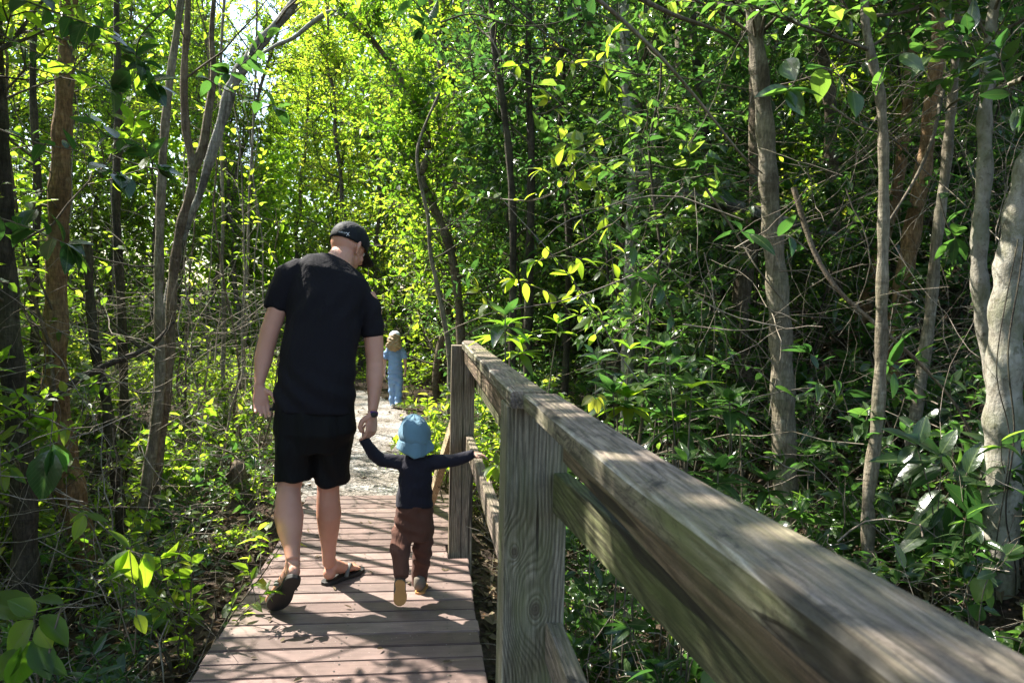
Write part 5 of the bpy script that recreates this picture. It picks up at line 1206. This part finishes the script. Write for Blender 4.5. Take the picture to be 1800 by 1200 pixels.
near_plant('pinnate_frond', 'pale glossy compound frond with narrow leaflets rising just behind the railing post', 'fern', 3.4,
    [[(1040, 612), (1062, 650), (1084, 690), (1086, 760)]],
    [(1044, 620, 1030, 604, .35, .5)]+[(1046+i*8, 622+i*13, 1014+i*6, 626+i*15, .24, .25+.02*i) for i in range(5)]+[(1048+i*8, 620+i*13, 1082+i*5, 612+i*15, .24, .25) for i in range(5)], M['gloss'], .002)
def rosette(name, label, px, py, Y, n, Lm, mat, tint, seed, cat='plant', ratio=.34, tiers=2):
    r_ = np.random.default_rng(seed); c = at(px, py, Y); g = gz(c.x, c.y); root = tag(empty(name, (c.x, c.y, g)), label, cat); hgt = c.z-g
    b = MB(); S = smooth_path([(0, 0, -.02), (r_.normal(0, .04), r_.normal(0, .04), hgt*.5), (0, 0, hgt)], 14); b.tubes(S[None], (.005*np.linspace(1, .6, 14))[None], 6, 0); b.build('stem', M['twig'], root)
    P0, A, N, L, T = [], [], [], [], []
    for t_ in range(tiers):
        for k in range(n):
            a = 6.283*(k+.5*t_)/n+r_.normal(0, .15); el = (.15+.5*(t_ == 0))+r_.normal(0, .12)
            P0.append((0, 0, hgt-.05*t_)); A.append((math.cos(a)*math.cos(el), math.sin(a)*math.cos(el), math.sin(el))); N.append((-math.cos(a)*.3+r_.normal(0, .1), -math.sin(a)*.3, 1)); L.append(Lm*r_.uniform(.75, 1.1)*(1+.15*t_)); T.append(r_.uniform(*tint))
    L = np.array(L); b = MB(); b.leaves(np.array(P0), np.array(A), np.array(N), L, L*ratio, np.array(T), 2, 0, .35, .25, r_); b.build('leaves', mat, root)
ro = [((1078, 690), 3.3, 'pale glossy rosette shrub closest behind the near handrail post'), ((1135, 678), 3.5, 'glossy rosette shrub behind the handrail, next right of the pinnate frond'), ((1185, 705), 3.6, 'glossy rosette shrub behind the handrail, farther right of the pinnate frond'),
      ((1205, 812), 2.9, 'low grey green rosette plant touching the far edge of the handrail'), ((1262, 828), 2.8, 'low rosette plant beside the handrail left of the tan trunk'), ((1348, 846), 3.3, 'rosette plant directly left of the tan trunk base'), ((1420, 800), 3.6, 'rosette plant between the tan trunk and the slim sapling')]
for i, ((px, py), Y, lb) in enumerate(ro): rosette('rosette_plant', lb, px, py, Y, 8, .16 if i < 3 else .13, M['gloss'], (.1, .5), 500+i)
rq = random.Random(77)
for i in range(22):
    px = rq.uniform(880, 1300); py = rq.uniform(max(545, 602+.574*(px-838)-190), 602+.574*(px-838)-25); Y = rq.uniform(2.7, 4.3)
    rosette('rosette_plant', 'glossy rosette plant among the many on the sunlit bank just behind the handrail', px, py, Y, rq.randint(5, 8), rq.uniform(.11, .17), M['gloss'] if i % 3 else M['leaf'], (.1, .7), 600+i, ratio=rq.uniform(.26, .4))
for o in bpy.data.objects:
    if o.get('label', '').startswith('glossy rosette plant among'): o['group'] = 'rosette plants behind the handrail'
near_plant('yellow_leaved_sprig', 'small sprig of bright yellow green leaves just right of the near post top', 'plant', 3.0, [[(1045, 690), (1050, 720), (1060, 800)]],
    [(1042, 695, 1022, 712, .5, .92), (1044, 698, 1036, 724, .5, .95), (1048, 700, 1052, 728, .5, .9), (1050, 698, 1068, 722, .5, .95), (1050, 694, 1070, 700, .5, .9)], M['leaf'], .0015)
# long leafy shoots catching the sun above the handrail
def shoot(label, pts, Y, n, Lm, mat, tint, seed, name='leafy_shoot', ratio=.42):
    r_ = np.random.default_rng(seed); P = smooth_path([at(q[0], q[1], q[2] if len(q) > 2 else Y) for q in pts], 24); root = tag(empty(name, tuple(P[-1])), label, 'leafy branch'); o = P[-1]
    mat = M['gloss'] if P[-1][0] > 1.2 else mat
    b = MB(); b.tubes((P-o)[None], (.0028*np.linspace(.5, 1.2, 24))[None], 5, 0); b.build('stem', M['twig'], root)
    b = MB(); leaves_on(b, r_, (P-o)[None], n, Lm, ratio, 2, 0, 0, .95, 62, tint, flat=.5, young=0)
    leaves_on(b, r_, (P-o)[None][:, ::-1], 5, Lm, ratio, 2, 0, .96, 1, 50, tint, flat=.2); b.build('leaves', mat, root)
SH = [([(962, 172), (985, 215), (1005, 262), (1010, 320), (1030, 420)], 3.9, 9, .11, (.7, .95)), ([(905, 118), (960, 100), (1010, 112), (1062, 108), (1115, 130)], 4.1, 10, .12, (.6, .9)),
      ([(1075, 60), (1062, 120), (1085, 170), (1110, 250)], 3.9, 9, .13, (.55, .9)), ([(950, 300), (985, 290), (1012, 262), (1060, 240)], 3.8, 8, .10, (.7, .95)),
      ([(822, 345), (860, 348), (930, 352), (985, 330), (1010, 300)], 3.9, 9, .085, (.75, .98)), ([(1040, 300), (1060, 360), (1072, 420), (1080, 500)], 3.9, 12, .11, (.4, .85)),
      ([(905, 490), (930, 500), (975, 520), (1010, 560)], 4.2, 9, .10, (.7, .95)), ([(840, 510), (862, 540), (900, 570), (930, 620)], 4.6, 9, .09, (.75, .95)), ([(1000, 480), (1020, 520), (1040, 560), (1060, 640)], 3.8, 10, .12, (.5, .85)),
      ([(940, 460), (990, 450), (1050, 470), (1100, 540)], 4.1, 10, .11, (.45, .85)), ([(1110, 420), (1120, 480), (1130, 540), (1150, 620)], 3.7, 11, .13, (.2, .6)), ([(1160, 500), (1180, 550), (1190, 640)], 3.6, 9, .14, (.1, .5)),
      ([(1385, 160), (1420, 122), (1470, 130), (1520, 190)], 3.0, 7, .15, (.3, .8)), ([(1640, 100), (1600, 92), (1560, 110), (1540, 160)], 3.0, 6, .16, (.5, .9)), ([(1300, 405), (1345, 418), (1385, 415), (1420, 440)], 3.1, 7, .16, (.1, .5)),
      ([(1700, 60), (1720, 110), (1715, 170), (1660, 200)], 2.9, 7, .13, (.0, .3)), ([(1790, 190), (1770, 150), (1760, 90), (1800, 40)], 2.7, 8, .11, (.0, .3)), ([(1680, 420), (1665, 395), (1650, 340)], 3.2, 4, .15, (.3, .7)),
      ([(1250, 640), (1290, 640), (1330, 650), (1372, 690)], 3.5, 7, .15, (.3, .7)), ([(1420, 620), (1450, 640), (1480, 690), (1500, 760)], 3.7, 9, .16, (.0, .4)), ([(1560, 640), (1590, 690), (1570, 760), (1560, 820)], 3.5, 8, .15, (.1, .4)),
      ([(870, 822), (895, 800), (910, 830)], 2.7, 3, .09, (.5, .8))]
SD = ['yellow green shoot rising highest in the sun above the railing', 'bright shoot reaching left near the top edge above the railing', 'large leaved bright shoot near the top edge left of the long bare branch', 'yellow green shoot just under the highest sunlit shoot', 'yellow green shoot tip stretching left over the far post', 'bright hanging shoot in the middle of the sunlit shrub',
      'yellow green shoot in the low sunlit shrub above the rail', 'bright small shoot leaning over the far post', 'bright shoot low in the sunlit shrub right of its middle', 'green shoot across the centre of the sunlit shrub', 'drooping green shoot at the right side of the sunlit shrub', 'drooping darker shoot right of the sunlit shrub above the rosettes',
      'leafy shoot with broad leaves right of the tan trunk top', 'bright broad leaves beside the slim sapling near the top edge', 'long pale leaves spreading in front of the tan trunk', 'large dark leaves hanging before the grey trunk near the top edge', 'large dark leaves in the top right corner', 'single hanging leaf group between the leaning trunk and the grey trunk',
      'leafy shoot crossing in front of the tan trunk at mid height', 'dark broad leaved shoot right of the tan trunk at mid height', 'dark broad leaved shoot right of the slim sapling', 'small twig with one bright leaf between the two posts']
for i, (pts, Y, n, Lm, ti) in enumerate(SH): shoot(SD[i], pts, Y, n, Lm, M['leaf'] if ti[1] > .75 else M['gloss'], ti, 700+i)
# dark boughs close to the camera at the top left
DB = [([(0, 60), (60, 90), (130, 120), (200, 160)], 2.6), ([(40, 0), (120, 30), (200, 60), (250, 110)], 2.8), ([(-20, 220), (60, 250), (150, 270), (210, 310)], 2.7), ([(300, 10), (250, 60), (240, 110), (262, 150)], 2.8), ([(470, 60), (450, 90), (430, 110), (400, 130)], 3.4), ([(350, 130), (400, 160), (450, 175), (490, 190)], 3.4),
      ([(-10, 380), (50, 400), (120, 430)], 2.8), ([(700, -20), (735, 10), (750, 40), (745, 60)], 3.2), ([(1000, -30), (1010, 10), (1030, 40)], 3.2), ([(150, 200), (190, 240), (240, 250), (280, 300)], 3.0)]
DL = ['shaded bough at the top left corner, upper one', 'shaded bough hanging from the top edge above the orange brown trunk', 'shaded bough crossing the orange brown trunk', 'shaded leaf cluster beside the top of the close pair', 'dark leaves in front of the pale leaning limb', 'dark bough against the bright gap of sky', 'shaded bough reaching in from the left border at mid height', 'big shaded leaves hanging at the top edge above the path', 'big shaded leaves hanging at the top edge right of the path', 'shaded bough between the orange brown trunk and the close pair']
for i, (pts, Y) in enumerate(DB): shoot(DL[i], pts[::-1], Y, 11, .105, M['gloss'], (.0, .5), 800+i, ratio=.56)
# a mossy stump and a few stones beside the path
st = tag(empty('tree_stump', tuple(gbase(425, 880, 5.6))), 'grey mossy stump at the left edge of the path in front of the bright shrubs', 'stump')
b = MB(); bumpy_tube(b, rv, smooth_path([(0, 0, -.05), (.01, 0, .06), (-.02, .02, .17), (-.06, .02, .27), (-.08, .02, .28)], 16), np.interp(np.linspace(0, 1, 16), [0, .3, .8, .93, 1], [.13, .085, .07, .06, .005]), 14, 0, .25); b.build('wood', M['bark_brown'], st)
